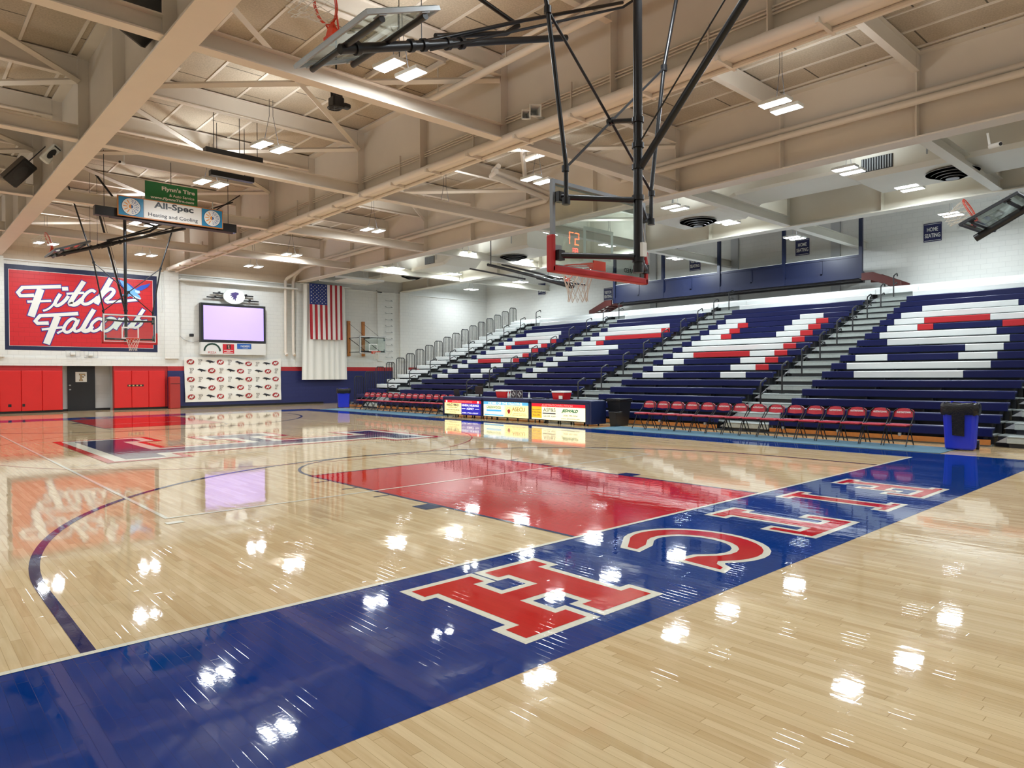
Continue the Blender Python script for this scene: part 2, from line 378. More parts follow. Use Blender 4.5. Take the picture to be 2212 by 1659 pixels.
def tri_poly(mb, poly, fn):
    from mathutils.geometry import tessellate_polygon
    t = tessellate_polygon([[Vector((p[0], p[1], 0)) for p in poly]])
    n = len(mb.v); mb.v += [fn(*p) for p in poly]
    for q in t:
        a, b_, c = [Vector(mb.v[n+i]) for i in q]
        mb.f.append(tuple(n+i for i in q)); mb.mi.append(mb.cur)
    return mb
for ch, x0 in (('H', -2.67), ('C', -.60), ('T', .91), ('I', 2.38), ('F', 4.0)):
    P = [(x0-u, -.29-v) for u, v in slab(ch)]
    fbuild(tri_poly(MB(), P, fz(.0022)), 'letter_outline', FCREAM)
    fbuild(tri_poly(MB(), poly_inset(P, .065), fz(.0034)), 'painted_letter', FRED)
LOGO = [(-3.67, 10.1), (-2.45, 10.1), (-2.45, 10.85), (2.6, 10.85), (2.6, 10.1), (3.8, 10.1), (3.8, 13.3), (2.6, 13.3), (2.6, 12.2), (.5, 12.2), (.5, 13.4), (1.05, 13.4), (1.05, 14.65), (-.8, 14.65), (-.8, 13.4), (-.35, 13.4), (-.35, 12.2), (-2.3, 12.2), (-2.3, 14.2), (-1.9, 14.2), (-1.9, 15.5), (-3.67, 15.5)]
fbuild(tri_poly(MB(), poly_inset(LOGO, -.16), fz(.0035)), 'letter_shadow', FRED)
fbuild(tri_poly(MB(), LOGO, fz(.0045)), 'letter_outline', FCREAM)
fbuild(tri_poly(MB(), poly_inset(LOGO, .24), fz(.0055)), 'painted_letter', FNAVY)
b = MB()   # words painted on the far baseline border, read from the court
put_text(b, 'A U S T I N T O W N', lambda u, v: (u, v, .0035), 0, 26.45, .75, 12, bold=.01)
fbuild(b, 'painted_letter', FRED)

# ================================================================ WALLS
BW = block_mat('white_block', (232, 233, 228), 'x', .88)
BWX = block_mat('white_block_side', (232, 233, 228), 'y', .88)
BBLUE = block_mat('blue_block', (34, 42, 98), 'x', .8)
BRED = block_mat('red_block', (178, 36, 40), 'x', .8)
BGREY = block_mat('grey_block', (214, 214, 208), 'y', .93)
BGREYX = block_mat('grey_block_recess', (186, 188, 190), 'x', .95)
BCREAM = block_mat('cream_block', (214, 196, 172), 'x', .9)
w = MB(); T = .25
w.cur = 0
w.box(-14, -.78, WALL_Y, WALL_Y+T, 2.15, 6.9); w.box(1.32, WALL_X+T, WALL_Y, WALL_Y+T, 2.15, 6.9); w.box(-.78, 1.32, WALL_Y, WALL_Y+T, 2.15, 6.9)
w.box(10.9, WALL_X+T, WALL_Y, WALL_Y+T, 6.9, 9.3)
w.box(-14, WALL_X, WALL_Y-.05, WALL_Y, 2.15, 2.53)
w.cur = 1; w.box(-14, -.78, WALL_Y, WALL_Y+T, 0, 2.15) ; w.box(1.32, 3.75, WALL_Y, WALL_Y+T, 0, 2.15); w.box(3.75, WALL_X, WALL_Y-.05, WALL_Y+T, 1.92, 2.15)
w.cur = 2; w.box(3.75, WALL_X+T, WALL_Y-.05, WALL_Y+T, 0, 1.92)
w.cur = 3; w.box(-14, 10.9, WALL_Y, WALL_Y+T, 6.9, 9.3)
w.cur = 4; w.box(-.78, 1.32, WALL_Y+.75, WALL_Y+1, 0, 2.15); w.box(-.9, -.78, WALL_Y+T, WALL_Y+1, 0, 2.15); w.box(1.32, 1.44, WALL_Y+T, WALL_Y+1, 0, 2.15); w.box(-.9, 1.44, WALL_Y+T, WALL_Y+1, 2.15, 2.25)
wf = struct(w.build('wall_far', [BW, BRED, BBLUE, BCREAM, BGREYX]))
w = MB()
for xc in (-3.3, 3.95, 10.9, 17.97):      # pilasters under the roof girders
    w.box(xc-.34, xc+.34, WALL_Y-.16, WALL_Y, 2.53, 6.98)
w.box(10.56, 11.24, WALL_Y-.16, WALL_Y-.05, 2.15, 2.53); w.box(17.1, 18.3, WALL_Y-.09, WALL_Y-.05, 0, 2.53)
w.cur = 0
w.box(16.0, 16.35, WALL_Y-.1, WALL_Y, 2.53, 6.98)
pil = w.build('pilaster', [BW, BBLUE, BRED], wf)
w = MB(); w.box(3.75, 12.3, WALL_Y-.075, WALL_Y-.05, 0, .1); w.box(1.32, 3.75, WALL_Y-.01, WALL_Y, 0, .1); w.box(-14, -.78, WALL_Y-.01, WALL_Y, 0, .1); w.box(-.78, 1.32, WALL_Y+.74, WALL_Y+.75, 0, .1)
struct(w.build('baseboard_far', BLACK))
w = MB(); w.box(-14, WALL_X-.02, WALL_Y-.1, WALL_Y-.0, 6.84, 6.9); w.box(4.3, 10.56, WALL_Y-.5, WALL_Y-.12, 6.55, 6.62); struct(w.build('trim_1', WHITE))
w = MB(); w.box(WALL_X, WALL_X+T, -12, WALL_Y+T, 0, 9.3); wr = struct(w.build('wall_right', BWX))
w = MB(); w.box(WALL_X-.012, WALL_X, 7.6, 21.4, 4.6, 9.0); w.build('grey_panel', BGREY, wr)
w = MB()
for y in (8.6, 13.6, 18.6): w.box(WALL_X-.12, WALL_X-.012, y-.2, y+.2, 4.6, 9.0)
w.build('grey_column', mat('grey_column_paint', (176, 178, 178), .5), wr)
struct(MB().box(-14-T, -14, -12, WALL_Y+T, 0, 9.3).build('wall_left', BWX))
w = MB(); w.cur = 0; w.box(-14-T, WALL_X+T, -12-T, -12, 2.15, 9.3); w.cur = 1; w.box(-14-T, WALL_X+T, -12-T, -12, 0, 2.15); struct(w.build('wall_back', [BW, BBLUE]))
# door in the recess
d = MB().box(-.47, .67, WALL_Y+.68, WALL_Y+.75, .0, 2.13).build('door_1', mat('black_door', (24, 26, 32), .4)); struct(d)
YD = WALL_Y+.675
f2 = lambda u, v: (u, YD-.004, v)
MB().box(-.15, .32, YD-.003, YD+.004, 1.38, 1.86).build('door_poster', WHITE, d)
b = MB(); tri_poly(b, [(0+.0, 1.43), (.16, 1.43), (.16, 1.5), (.12, 1.5), (.12, 1.58), (.2, 1.58), (.2, 1.65), (.12, 1.65), (.12, 1.71), (.22, 1.71), (.22, 1.66), (.26, 1.66), (.26, 1.78), (0, 1.78), (0, 1.71), (.04, 1.71), (.04, 1.5), (0, 1.5)], f2); b.build('printed_letter', DARK, d)
b = MB(); tri_poly(b, poly_inset([(0+.0, 1.43), (.16, 1.43), (.16, 1.5), (.12, 1.5), (.12, 1.58), (.2, 1.58), (.2, 1.65), (.12, 1.65), (.12, 1.71), (.22, 1.71), (.22, 1.66), (.26, 1.66), (.26, 1.78), (0, 1.78), (0, 1.71), (.04, 1.71), (.04, 1.5), (0, 1.5)], .014), lambda u, v: (u, YD-.008, v)); b.build('printed_letter', mat('tan_print', (196, 170, 130), .5), d)
MB().box(-.42, -.34, YD-.05, YD, 1.0, 1.05).box(-.42, -.34, YD-.03, YD, 1.2, 1.26).build('door_handle', STEEL, d)

# ================================================================ CEILING
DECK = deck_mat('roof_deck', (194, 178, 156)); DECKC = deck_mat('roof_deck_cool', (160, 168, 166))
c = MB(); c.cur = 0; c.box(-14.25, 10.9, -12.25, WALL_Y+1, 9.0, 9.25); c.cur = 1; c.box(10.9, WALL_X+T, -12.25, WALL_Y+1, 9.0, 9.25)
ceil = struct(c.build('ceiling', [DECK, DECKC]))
c = MB(); x = -14+.3
GX = [-3.28, 3.95, 10.9, 17.97]
k = -14
while True:
    xx = -.84+k*.945; k += 1
    if xx > WALL_X: break
    if xx < -13.9: continue
    c.box(xx-.03, xx+.03, -12, WALL_Y, 8.975, 9.0)
c.build('deck_tee', CREAM, ceil)
def girder(xc, m, name='girder'):
    g = MB(); g.box(xc-.25, xc+.25, -12, WALL_Y, 7.0, 7.04); g.box(xc-.02, xc+.02, -12, WALL_Y, 7.04, 8.94); g.box(xc-.25, xc+.25, -12, WALL_Y, 8.94, 8.99)
    for i in range(-4, 11):
        y = .85+3.25*i
        if y > WALL_Y-.3: continue
        g.box(xc-.24, xc+.24, y-.012, y+.012, 7.04, 8.94)
    return g.build(name, m, ceil)
for i, xc in enumerate(GX+[-10.4]): girder(xc, WHITEP if xc > 15 else CREAM)
def ibeam_x(x0, x1, y, zb, h, fwid, m, name):
    g = MB(); g.box(x0, x1, y-fwid/2, y+fwid/2, zb, zb+.025); g.box(x0, x1, y-.01, y+.01, zb+.025, zb+h-.025); g.box(x0, x1, y-fwid/2, y+fwid/2, zb+h-.025, zb+h); return g.build(name, m, ceil)
spans = [(-14, -10.65), (-10.15, -3.53), (-3.03, 3.70), (4.20, 10.65), (11.15, 17.72), (18.22, WALL_X)]
for (x0, x1) in spans:
    for i in range(-4, 11):
        y = .85+3.25*i
        if y > WALL_Y-.4: continue
        ibeam_x(x0, x1, y, 8.5, .46, .16, CREAM if x0 < 10 else WHITEP, 'purlin')
for i in (-6.1, 7.35-6.5, 7.35, 13.85, 20.4, 26.9):
    for (x0, x1) in spans:
        if i < 1 and x0 > -3.6 and x0 < 10: continue
        ibeam_x(x0, x1, i, 7.04, .34, .26, CREAM if x0 < 10 else WHITEP, 'cross_beam')
c = MB()   # diagonal wind bracing
for (x0, x1) in spans[1:5]:
    for y0 in (.85, 7.35, 13.85, 20.35, 26.9):
        if y0 < 1 or (x0 > 10 and y0 < 13) or (x0 > 3 and y0 > 14): continue
        y1 = y0+6.45 if y0 < 26 else WALL_Y-.2
        for (a, b_) in (((x0, y0), (x1, y1)), ((x0, y1), (x1, y0))):
            if random.random() < .0: continue
            c.tube([(a[0], a[1], 8.42), (b_[0], b_[1], 8.42)], .075, 4)
c.build('wind_brace', CREAM, ceil)
# cable trough and conduits along the second girder, pipes on the third
c = MB(); c.tube([(3.74, -12, 7.04), (3.74, WALL_Y-.3, 7.04)], .10, 10); c.tube([(4.12, -12, 6.96), (4.12, WALL_Y-.3, 6.96)], .05, 8)
for i in range(-6, 20): c.box(3.60, 4.22, i*1.7-.03, i*1.7+.03, 6.92, 7.0)
c.build('cable_trough', CREAM, ceil, smooth=True)
c = MB()
for z in (7.45, 7.51, 7.57): c.tube([(3.86, -12, z), (3.86, 24, z)], .018, 6)
for i in range(-4, 9): c.box(3.82, 3.87, i*3.25+2-.01, i*3.25+2+.01, 7.05, 7.75)
c.build('conduit', CREAM, ceil)
c = MB()
for (z, xx) in ((8.0, 10.72), (7.82, 10.62)):
    c.tube([(xx, -12, z), (xx, 7.4, z)], .085, 12); 
    c.tube([(xx, 13.2, z), (xx, 31.9, z-.1), (xx-.35 if xx > 10.7 else xx-.7, 32.6, z-.7), (10.41 if xx > 10.7 else 9.95, 32.9, 7.0), (10.41 if xx > 10.7 else 9.95, 32.95, 2.95), (10.41 if xx > 10.7 else 9.95, 32.8, 2.8)], .085, 12)
# offset loop of the pipes around the cross beam
    c.tube([(xx, 7.4, z), (xx, 9.4, z), (xx-2.6, 9.4, z+.35), (xx-3.0, 9.8, z+.35), (xx-3.0, 10.6, z+.35)], .085, 12)
    c.tube([(xx-3.0, 12.0, z+.3), (xx-2.8, 12.5, z+.3), (xx-.2, 12.5, z), (xx, 12.8, z), (xx, 13.2, z)], .085, 12)
c.build('heating_pipe', CREAM, ceil, smooth=True)
c = MB(); c.tube([(2.85, -12, 8.2), (2.85, 9.2, 8.2)], .075, 12); c.tube([(2.6, -12, 8.32), (2.6, 5.5, 8.32)], .04, 8)
for y in (-2, 1, 4, 6.2, 8.6): c.box(2.84, 2.86, y-.01, y+.01, 8.2, 9.0)
c.build('sprinkler_pipe', CREAM, ceil, smooth=True)
# purlins hang below the deck; small access frames
c = MB()
for (x0, y0) in ((1.9, 8.3), (-2.6, 12.6), (-2.6, 9.2)):
    c.box(x0, x0+.9, y0, y0+.06, 8.9, 8.98); c.box(x0, x0+.06, y0, y0+2.0, 8.86, 8.98); c.box(x0+.9, x0+.96, y0, y0+2.0, 8.86, 8.98)
c.build('deck_frame', CREAM, ceil)

# ---------------------------------------------------------------- air ducts over the bleachers
def duct(y0, y1, yd, nar, label, yg=3.0):
    r = empty('air_duct', (15.4, (y0+y1)/2, 7.3), label, 'duct', 'air ducts over the bleachers'); B = at_world(r)
    g = MB(); prof = [(14.3, 7.42), (14.42, 7.3), (16.5, 7.3), (16.6, 7.42), (16.6, 8.3), (16.45, 8.42), (14.45, 8.42), (14.3, 8.3)]
    segs = [(y0, 1), (nar[0]-.6, 1), (nar[0], .66), (nar[1], .66), (nar[1]+.7, 1), (y1, 1)]
    v = []; n = len(prof)
    for (y, s) in segs:
        for (px, pz) in prof: v.append((15.45+(px-15.45)*(1 if s == 1 else .85), y, 8.42+(pz-8.42)*s))
    f = [tuple(range(n)), tuple((len(segs)-1)*n+k for k in range(n-1, -1, -1))]
    for i in range(len(segs)-1):
        for k in range(n): a = i*n+k; b_ = i*n+(k+1) % n; f.append((a, a+n, b_+n, b_))
    g.raw(v, f); B(g, 'duct_body', WHITEP)
    for yy in yd:
        g = MB()
        for (r0, r1, dz) in ((.66, .54, .0), (.52, .42, -.05), (.40, .31, -.10), (.29, .21, -.15)):
            g.lathe([(r0, dz-.03), (r1, dz+.02), (r1, dz+.03), (r0, dz-.02), (r0, dz-.03)], (15.4, yy, 7.27), 36)
        g.lathe([(.0, -.24), (.17, -.20), (.16, -.18), (0, -.18)], (15.4, yy, 7.27), 24)
        df = B(g, 'diffuser', STEEL)
        dk = MB(); dk.lathe([(0, -.17), (.10, -.17), (.56, .02), (.56, .035), (0, .035)], (15.4, yy, 7.265), 28); B(dk, 'diffuser_throat', GREY, parent=df)
    g = MB(); ym = yg; g.box(14.27, 14.30, ym-.42, ym+.42, 7.46, 7.84)
    B(g, 'grille', DARK); g = MB()
    for i in range(12): g.box(14.25, 14.27, ym-.40+i*.07, ym-.40+i*.07+.03, 7.47, 7.83)
    B(g, 'grille_slats', STEEL)
    for yy in (y0+1, (y0+y1)/2, y1-1):
        for xx in (14.25, 16.65): B(MB().box(xx-.015, xx+.015, yy-.015, yy+.015, 7.6, 9.0), 'hanger', STEEL)
duct(-7.5, 10.9, (9.6, 1.4), (4.2, 7.6), 'beige painted air duct with round diffusers hung over the near bleacher seats')
duct(17.6, 31.2, (28.2, 19.7), (21.6, 23.2), 'beige painted air duct with round diffusers hung near the far wall', 25.0)
g = MB(); g.box(12.0, 14.0, 29.6, 31.0, 6.98, 7.02); g.box(11.2, 14.2, 29.3, 29.4, 6.95, 7.05); g.box(11.2, 14.2, 31.2, 31.3, 6.95, 7.05); g.box(14.1, 14.2, 29.4, 31.2, 6.95, 7.05)
for xx in (11.3, 14.0): g.tube([(xx, 29.35, 7.0), (xx, 29.35, 9.0)], .012, 6); g.tube([(xx, 31.25, 7.0), (xx, 31.25, 9.0)], .012, 6)
tag(g.build('ceiling_panel', WHITE), 'white flat hanging ceiling panel above the flag', 'ceiling panel')

# ---------------------------------------------------------------- lamps
lamp_spots = [(.3, 6.3, 'x'), (.3, 12.1, 'x'), (.3, 16.4, 'x'), (.3, 23.6, 'x'), (-1.75, 30.4, 'x'), (2.2, 30.7, 'x'),
              (7.3, 2.4, 'y'), (7.3, 9.8, 'y'), (7.3, 14.3, 'y'), (7.3, 19.0, 'y'), (7.3, 26.3, 'y'), (7.3, 30.8, 'y'),
              (13.2, 3.35, 'y'), (13.2, 9.1, 'y'), (13.2, 26.6, 'y'), (16.5, 2.85, 'y'), (16.6, 9.1, 'y'), (13.0, 14.6, 'y'), (16.7, 14.9, 'y'), (16.8, 26.3, 'y'),
              (21.5, 3.1, 'y'), (21.4, 8.8, 'y'), (21.9, 15.0, 'y'), (21.6, 20.1, 'y'), (21.9, 26.2, 'y'), (21.9, 31.0, 'y'),
              (13.2, 20.6, 'y'), (16.7, 20.4, 'y'),
              (.3, .2, 'x'), (.3, -6.5, 'x'), (7.3, -3.0, 'y'), (7.3, -9.0, 'y'), (14.8, -3.5, 'y'), (14.8, -9.0, 'y'), (21.5, -4.5, 'y'),
              (-6.9, -6.5, 'x'), (-6.9, 2.0, 'x'), (-6.9, 8.2, 'x'), (-6.9, 15.5, 'x'), (-6.9, 23.5, 'x'), (-6.9, 30.0, 'x')]
LED = mat('led_diffuser', (246, 250, 255), .4, emit=11)
lproto = None
ld = bpy.data.lights.new('lamp_light', 'AREA'); ld.shape = 'RECTANGLE'; ld.size = .26; ld.size_y = .56; ld.energy = LAMP_W; ld.color = LAMP_C
ld2 = ld.copy(); ld2.energy = LAMP_W*1.4
lu = bpy.data.lights.new('lamp_uplight', 'AREA'); lu.shape = 'RECTANGLE'; lu.size = .7; lu.size_y = .5; lu.energy = LAMP_W*UP_FRAC*2; lu.color = LAMP_C
def lamp_name(x, y):
    bay = 'over the left end of the court' if x < -3.3 else 'over the middle of the court' if x < 4 else 'over the team chairs side of the court' if x < 11 else 'on the court side of the air duct' if x < 15 else 'on the stand side of the air duct' if x < 18 else 'over the top bleacher rows'
    return bay
order = sorted(lamp_spots, key=lambda p: (round(p[0]/3), p[1]))
cnt = {}
ordw = ['nearest', 'second nearest', 'third nearest', 'fourth nearest', 'fifth nearest', 'sixth nearest', 'seventh nearest', 'eighth nearest', 'ninth nearest', 'tenth nearest', 'eleventh nearest', 'twelfth nearest', 'thirteenth nearest']
byb = {}
for p in lamp_spots: byb.setdefault(lamp_name(p[0], p[1]), []).append(p)
for k in byb: byb[k].sort(key=lambda p: (p[1] < .5, p[1], p[0]))
for (x, y, ax) in lamp_spots:
    nm = lamp_name(x, y); i = byb[nm].index((x, y, ax))
    lab = 'twin LED lamp %s, %s' % (nm, ordw[i]) if y > .5 else 'twin LED lamp %s, %s behind the view' % (nm.replace('on the ', '').replace('over the ', 'above the ').replace(' of the air duct', ' by duct'), ordw[len([p for p in byb[nm] if p[1] < y])])
    if lproto is None:
        r = empty('ceiling_lamp', (0, 0, 7.3))
        lb = MB()
        for s in (-1, 1): lb.bbox(s*.26-.15, s*.26+.15, -.32, .32, .02, .09, .012)
        lb.box(-.3, .3, -.02, .02, .09, .11)
        lb.build('housing', WHITE, r)
        for s in (-1, 1): MB().box(s*.26-.13, s*.26+.13, -.30, .30, .012, .02).build('diffuser', LED, r)
        hb = MB()
        for s in (-1, 1): hb.tube([(s*.2, 0, .1), (s*.05, 0, .8), (s*.05, 0, 1.2)], .006, 5)
        hb.build('hanger', DARK, r)
        for s in (-1, 1):
            lo = bpy.data.objects.new('bulb', ld); COL.objects.link(lo); lo.parent = r; lo.location = (s*.26, 0, .008)
        lo = bpy.data.objects.new('bulb', lu); COL.objects.link(lo); lo.parent = r; lo.location = (0, 0, .12); lo.rotation_euler = (PI, 0, 0)
        lproto = r; q = r
    else: q = copy_tree(lproto)
    if x > 20 and y < 24:      # same stand lamps, energy boosted to brighten the right wall
        for ch in q.children:
            if ch.type == 'LIGHT' and ch.data == ld: ch.data = ld2
    q.location = (x, y, 7.28); q.rotation_euler = (0, 0, 0 if ax == 'y' else .12)
    tag(q, lab, 'ceiling lamp', 'twin LED lamps hung under the roof')
# ================================================================ BASKETBALL HOOPS
def rim_net(B, c, out, upv, rimm=ORANGE, rad=.2286, net=True):
    """c: rim centre, out: unit vector from board to rim, upv: rim axis. builds rim (+bracket) and net parts in world space"""
    c = Vector(c); out = Vector(out).normalized(); upv = Vector(upv).normalized(); lat = out.cross(upv)
    def L(a, b_, h): return c+out*a+lat*b_+upv*h
    g = MB(); n = 28
    g.tube([L(rad*math.cos(2*PI*i/n), rad*math.sin(2*PI*i/n), 0) for i in range(n+1)], .010, 8)
    g.tube([L(rad*math.cos(2*PI*i/n), rad*math.sin(2*PI*i/n), -.022) for i in range(n+1)], .006, 6)
    for s in (-1, 1): g.tube([L(-rad-.15, s*.07, -.0), L(-rad*.80, s*.14, -.0)], .012, 6)
    g.raw([L(-rad-.155, -.12, -.12), L(-rad-.155, .12, -.12), L(-rad-.155, .12, .03), L(-rad-.155, -.12, .03), L(-rad-.12, -.10, -.12), L(-rad-.12, .10, -.12), L(-rad-.10, .10, .03), L(-rad-.10, -.10, .03)],
          [(0, 1, 2, 3), (4, 7, 6, 5), (0, 4, 5, 1), (1, 5, 6, 2), (2, 6, 7, 3), (3, 7, 4, 0)])
    g.raw([L(-rad-.12, -.09, -.01), L(-rad+.02, -.05, -.01), L(-rad+.02, .05, -.01), L(-rad-.12, .09, -.01), L(-rad-.12, -.09, -.10), L(-rad-.12, .09, -.10)], [(0, 1, 2, 3), (0, 4, 1), (3, 2, 5), (1, 4, 5, 2)])
    B(g, 'rim', rimm, smooth=True)
    if not net: return
    g = MB(); N = 12; lv = [(0, 1.0), (-.09, .92), (-.17, .80), (-.25, .68), (-.33, .60), (-.41, .56), (-.45, .60)]
    for i in range(N):
        for s in (-1, 1):
            pts = []
            for j, (h, q) in enumerate(lv):
                a = 2*PI*(i+ s*.5*(j if j < 6 else 5.5)*.9)/N; pts.append(L(rad*q*math.cos(a), rad*q*math.sin(a), h-.01))
            g.tube(pts, .0045, 4, caps=False)
    B(g, 'net', NET)

def board(B, o, U, V, D, frame_m, both=True, pad=True, w=1.83, h=1.07, brand=False, tint=GLASS):
    """o: centre of bottom edge; U across, V up the board, D out of the playing face"""
    o, U, V, D = Vector(o), Vector(U).normalized(), Vector(V).normalized(), Vector(D).normalized()
    def P(u, v, d): return o+U*u+V*v+D*d
    def bx(g, u0, u1, v0, v1, d0, d1):
        g.raw([P(u0, v0, d0), P(u1, v0, d0), P(u1, v1, d0), P(u0, v1, d0), P(u0, v0, d1), P(u1, v0, d1), P(u1, v1, d1), P(u0, v1, d1)],
              [(0, 3, 2, 1), (4, 5, 6, 7), (0, 1, 5, 4), (1, 2, 6, 5), (2, 3, 7, 6), (3, 0, 4, 7)])
    g = MB(); W2 = w/2; t = .045
    bx(g, -W2, W2, 0, t, -.05, .0); bx(g, -W2, W2, h-t, h, -.05, .0); bx(g, -W2, -W2+t, t, h-t, -.05, .0); bx(g, W2-t, W2, t, h-t, -.05, .0)
    for s in (-1, 1):   # corner plates with bolts on the frame
        for vv in (.16, h-.28): bx(g, s*(W2-.02) if s < 0 else W2-.14, -(W2-.14) if s < 0 else W2-.02, vv, vv+.12, -.062, -.05)
    fr = B(g, 'backboard_frame', frame_m)
    g = MB(); bx(g, -W2+.02, W2-.02, .02, h-.02, .0, .012); gl = B(g, 'backboard_glass', tint)
    g = MB(); e = .013
    def line(u0, u1, v0, v1): bx(g, u0, u1, v0, v1, e, e+.002)
    line(-W2+.02, W2-.02, .02, .06); line(-W2+.02, W2-.02, h-.06, h-.02); line(-W2+.02, -W2+.06, .06, h-.06); line(W2-.06, W2-.02, .06, h-.06)
    line(-.295, .295, .15, .20); line(-.295, .295, .55, .60); line(-.295, -.245, .2, .55); line(.245, .295, .2, .55)
    B(g, 'target_line', WHITE)
    if brand:
        g = MB(); fn = lambda u, v: P(-u, v, .0135); put_text(g, 'GARED', fn, .66*brand, .12, .06, .28, bold=.03); B(g, 'printed_brand', BLACK)
    if pad:
        g = MB()
        bx(g, -W2-.03, W2+.03, -.05, .035, -.075, .03)
        for s in (-1, 1): bx(g, *(sorted((s*(W2+.035), s*(W2-.03)))), -.05, .40, -.075, .03)
        o2 = B(g, 'safety_pad', mat('pad_red', (186, 34, 36), .5)); md = o2.modifiers.new('b', 'BEVEL'); md.width = .018; md.segments = 2
    return P

def main_hoop(yf, s, label, ztop=8.5):
    """ceiling hung hoop in playing position. yf: y of playing face, s: +1 when it faces +y"""
    r = empty('ceiling_hoop', (0, yf-s*.6, 8.5), label, 'basketball hoop', 'hoops lowered for play over both baselines'); B = at_world(r)
    board(B, (0, yf, 2.9), (s, 0, 0), (0, 0, 1), (0, s, 0), GREY, brand=-1)
    ym = yf-s*.62
    rim_net(B, (0, yf+s*.38, 3.05), (0, s, 0), (0, 0, 1))
    g = MB(); g.tube([(0, ym, 2.93), (0, ym, ztop)], .056, 16); g.tube([(0, ym, 2.86), (0, ym, 2.95)], .065, 12)
    for z in (4.16, 4.73, 4.42, 3.02, 3.78): g.tube([(0, ym, z-.03), (0, ym, z+.03)], .075, 14)
    B(g, 'mast', BLACK, smooth=True)
    for sx in (-1, 1):
        for z in (3.05, 3.75):
            g = MB(); g.tube([(sx*.06, ym+s*.03, z), (sx*.84, yf-s*.10, z)], .036, 12)
            g.box(sx*.84-.05, sx*.84+.05, yf-s*.13, yf-s*.05, z-.06, z+.06)
            B(g, 'support_arm', BLACK, smooth=True)
    for sx in (-1, 1):
        g = MB(); xt = 1.55; g.tube([(sx*.84, yf-s*.2, 3.70), (sx*.84, yf-s*.2, 4.1), (sx*.84+sx*(xt-.84)*.42, yf-s*.2, 5.85), (sx*1.9, yf-s*.2, ztop)], .027, 10)
        g.tube([(sx*.84, yf-s*.2, 3.64), (sx*.84, yf-s*.2, 3.72)], .05, 10)
        g.tube([(sx*.85, yf-s*.2, 4.03), (sx*.85, yf-s*.2, 4.10)], .045, 10); g.tube([(sx*1.14, yf-s*.2, 5.80), (sx*1.14, yf-s*.2, 5.88)], .045, 10)
        B(g, 'side_rod', BLACK, smooth=True)
    g = MB(); yc = yf-s*.2
    for sx in (-1, 1):
        g.tube([(sx*.85, yc, 4.07), (0, yc, 4.83)], .017, 8); g.tube([(sx*1.14, yc, 5.84), (0, yc, 4.83)], .017, 8)
    g.tube([(0, yc, 4.83), (0, ym, 4.73)], .03, 10); g.tube([(0, yc-.04, 4.83), (0, yc+.04, 4.83)], .05, 10)
    B(g, 'cross_brace', BLACK, smooth=True)
    g = MB(); g.tube([(0, ym-s*.05, 4.16), (0, ym-s*4.1, ztop)], .045, 12); g.tube([(0, ym-s*.02, 4.44), (0.02, ym-s*3.7, ztop)], .010, 6)
    B(g, 'folding_brace', BLACK, smooth=True)
    g = MB(); g.tube([(0, ym, 4.2), (0, ym, 3.8), (s*.18, ym-s*.02, 3.0)], .006, 5); g.box(-.04, .04, ym-s*.10, ym-s*.06, 3.05, 3.22); B(g, 'height_adjuster', WHITE)
    return r
main_hoop(1.22, 1, 'glass basketball hoop with red padding hanging closest to the camera, seen from behind')
main_hoop(24.38, -1, 'glass basketball hoop hanging in front of the red painted mural')

def cross_hoop(px, yc, sgn, pts, tubes, label, frame_m, padc=None, rim=True, out=None):
    pass
def folded_hoop(yc, label, frame_m, mirror_red=False):
    """cross-court hoop folded up under the roof, rim to the left"""
    r = empty('folded_hoop', (.4, yc, 7.0), label, 'basketball hoop', 'cross court hoops folded up to the roof'); B = at_world(r)
    V = Vector((.93, 0, .37)).normalized(); D = Vector((-.37, 0, .93)).normalized(); o = Vector((-2.92, yc, 5.63))
    board(B, o, (0, 1, 0), V, D, frame_m, pad=False)
    rim_net(B, o+V*.15+D*.40, D, V)
    for k in (.22, .86): p = o+V*k-D*.09; B(MB().tube([p-Vector((0, .86, 0)), p+Vector((0, .86, 0))], .04, 12), 'support_arm', BLACK, smooth=True)
    m0 = o+V*.14-D*.12; m1 = Vector((1.25, yc, 7.0))
    g = MB(); g.tube([m0, m0.lerp(m1, .45)], .062, 14); g.tube([m0.lerp(m1, .3), m1], .05, 14)
    for k in (.05, .25, .3, .40, .46): p = m0.lerp(m1, k); q = m0.lerp(m1, k+.015); g.tube([p, q], .085, 12)
    B(g, 'mast', BLACK, smooth=True)
    g = MB(); k = m0.lerp(m1, .3)
    g.tube([k+Vector((0, .05, .05)), (.3, yc, 6.95), (3.0, yc+.1, 8.25)], .028, 10)
    g.tube([k+Vector((.3, .1, .25)), (.1, yc+.15, 6.75), (.35, yc+.15, 6.95)], .04, 10); g.tube([(.35, yc+.15, 6.95), (-.55, yc+.2, 7.15), (-1.5, yc+.35, 8.5)], .035, 10)
    g.tube([k+Vector((.1, -.05, -.05)), (1.5, yc-.95, 7.2), (2.75, yc-1.3, 8.2)], .02, 8)
    B(g, 'folding_brace', BLACK, smooth=True)
    g = MB(); p = o+V*.86-D*.05; g.tube([p+Vector((.4, .3, 0)), (p.x+.4, yc+.3, 8.5)], .006, 5); g.tube([k, (k.x, yc, 8.5)], .006, 5); B(g, 'cable', BLACK)
folded_hoop(2.97, 'folded cross court hoop with grey frame high at the top of the picture', STEEL)
folded_hoop(21.9, 'folded cross court hoop hanging below the green tyre sign', mat('dark_grey_frame', (92, 96, 98), .4))

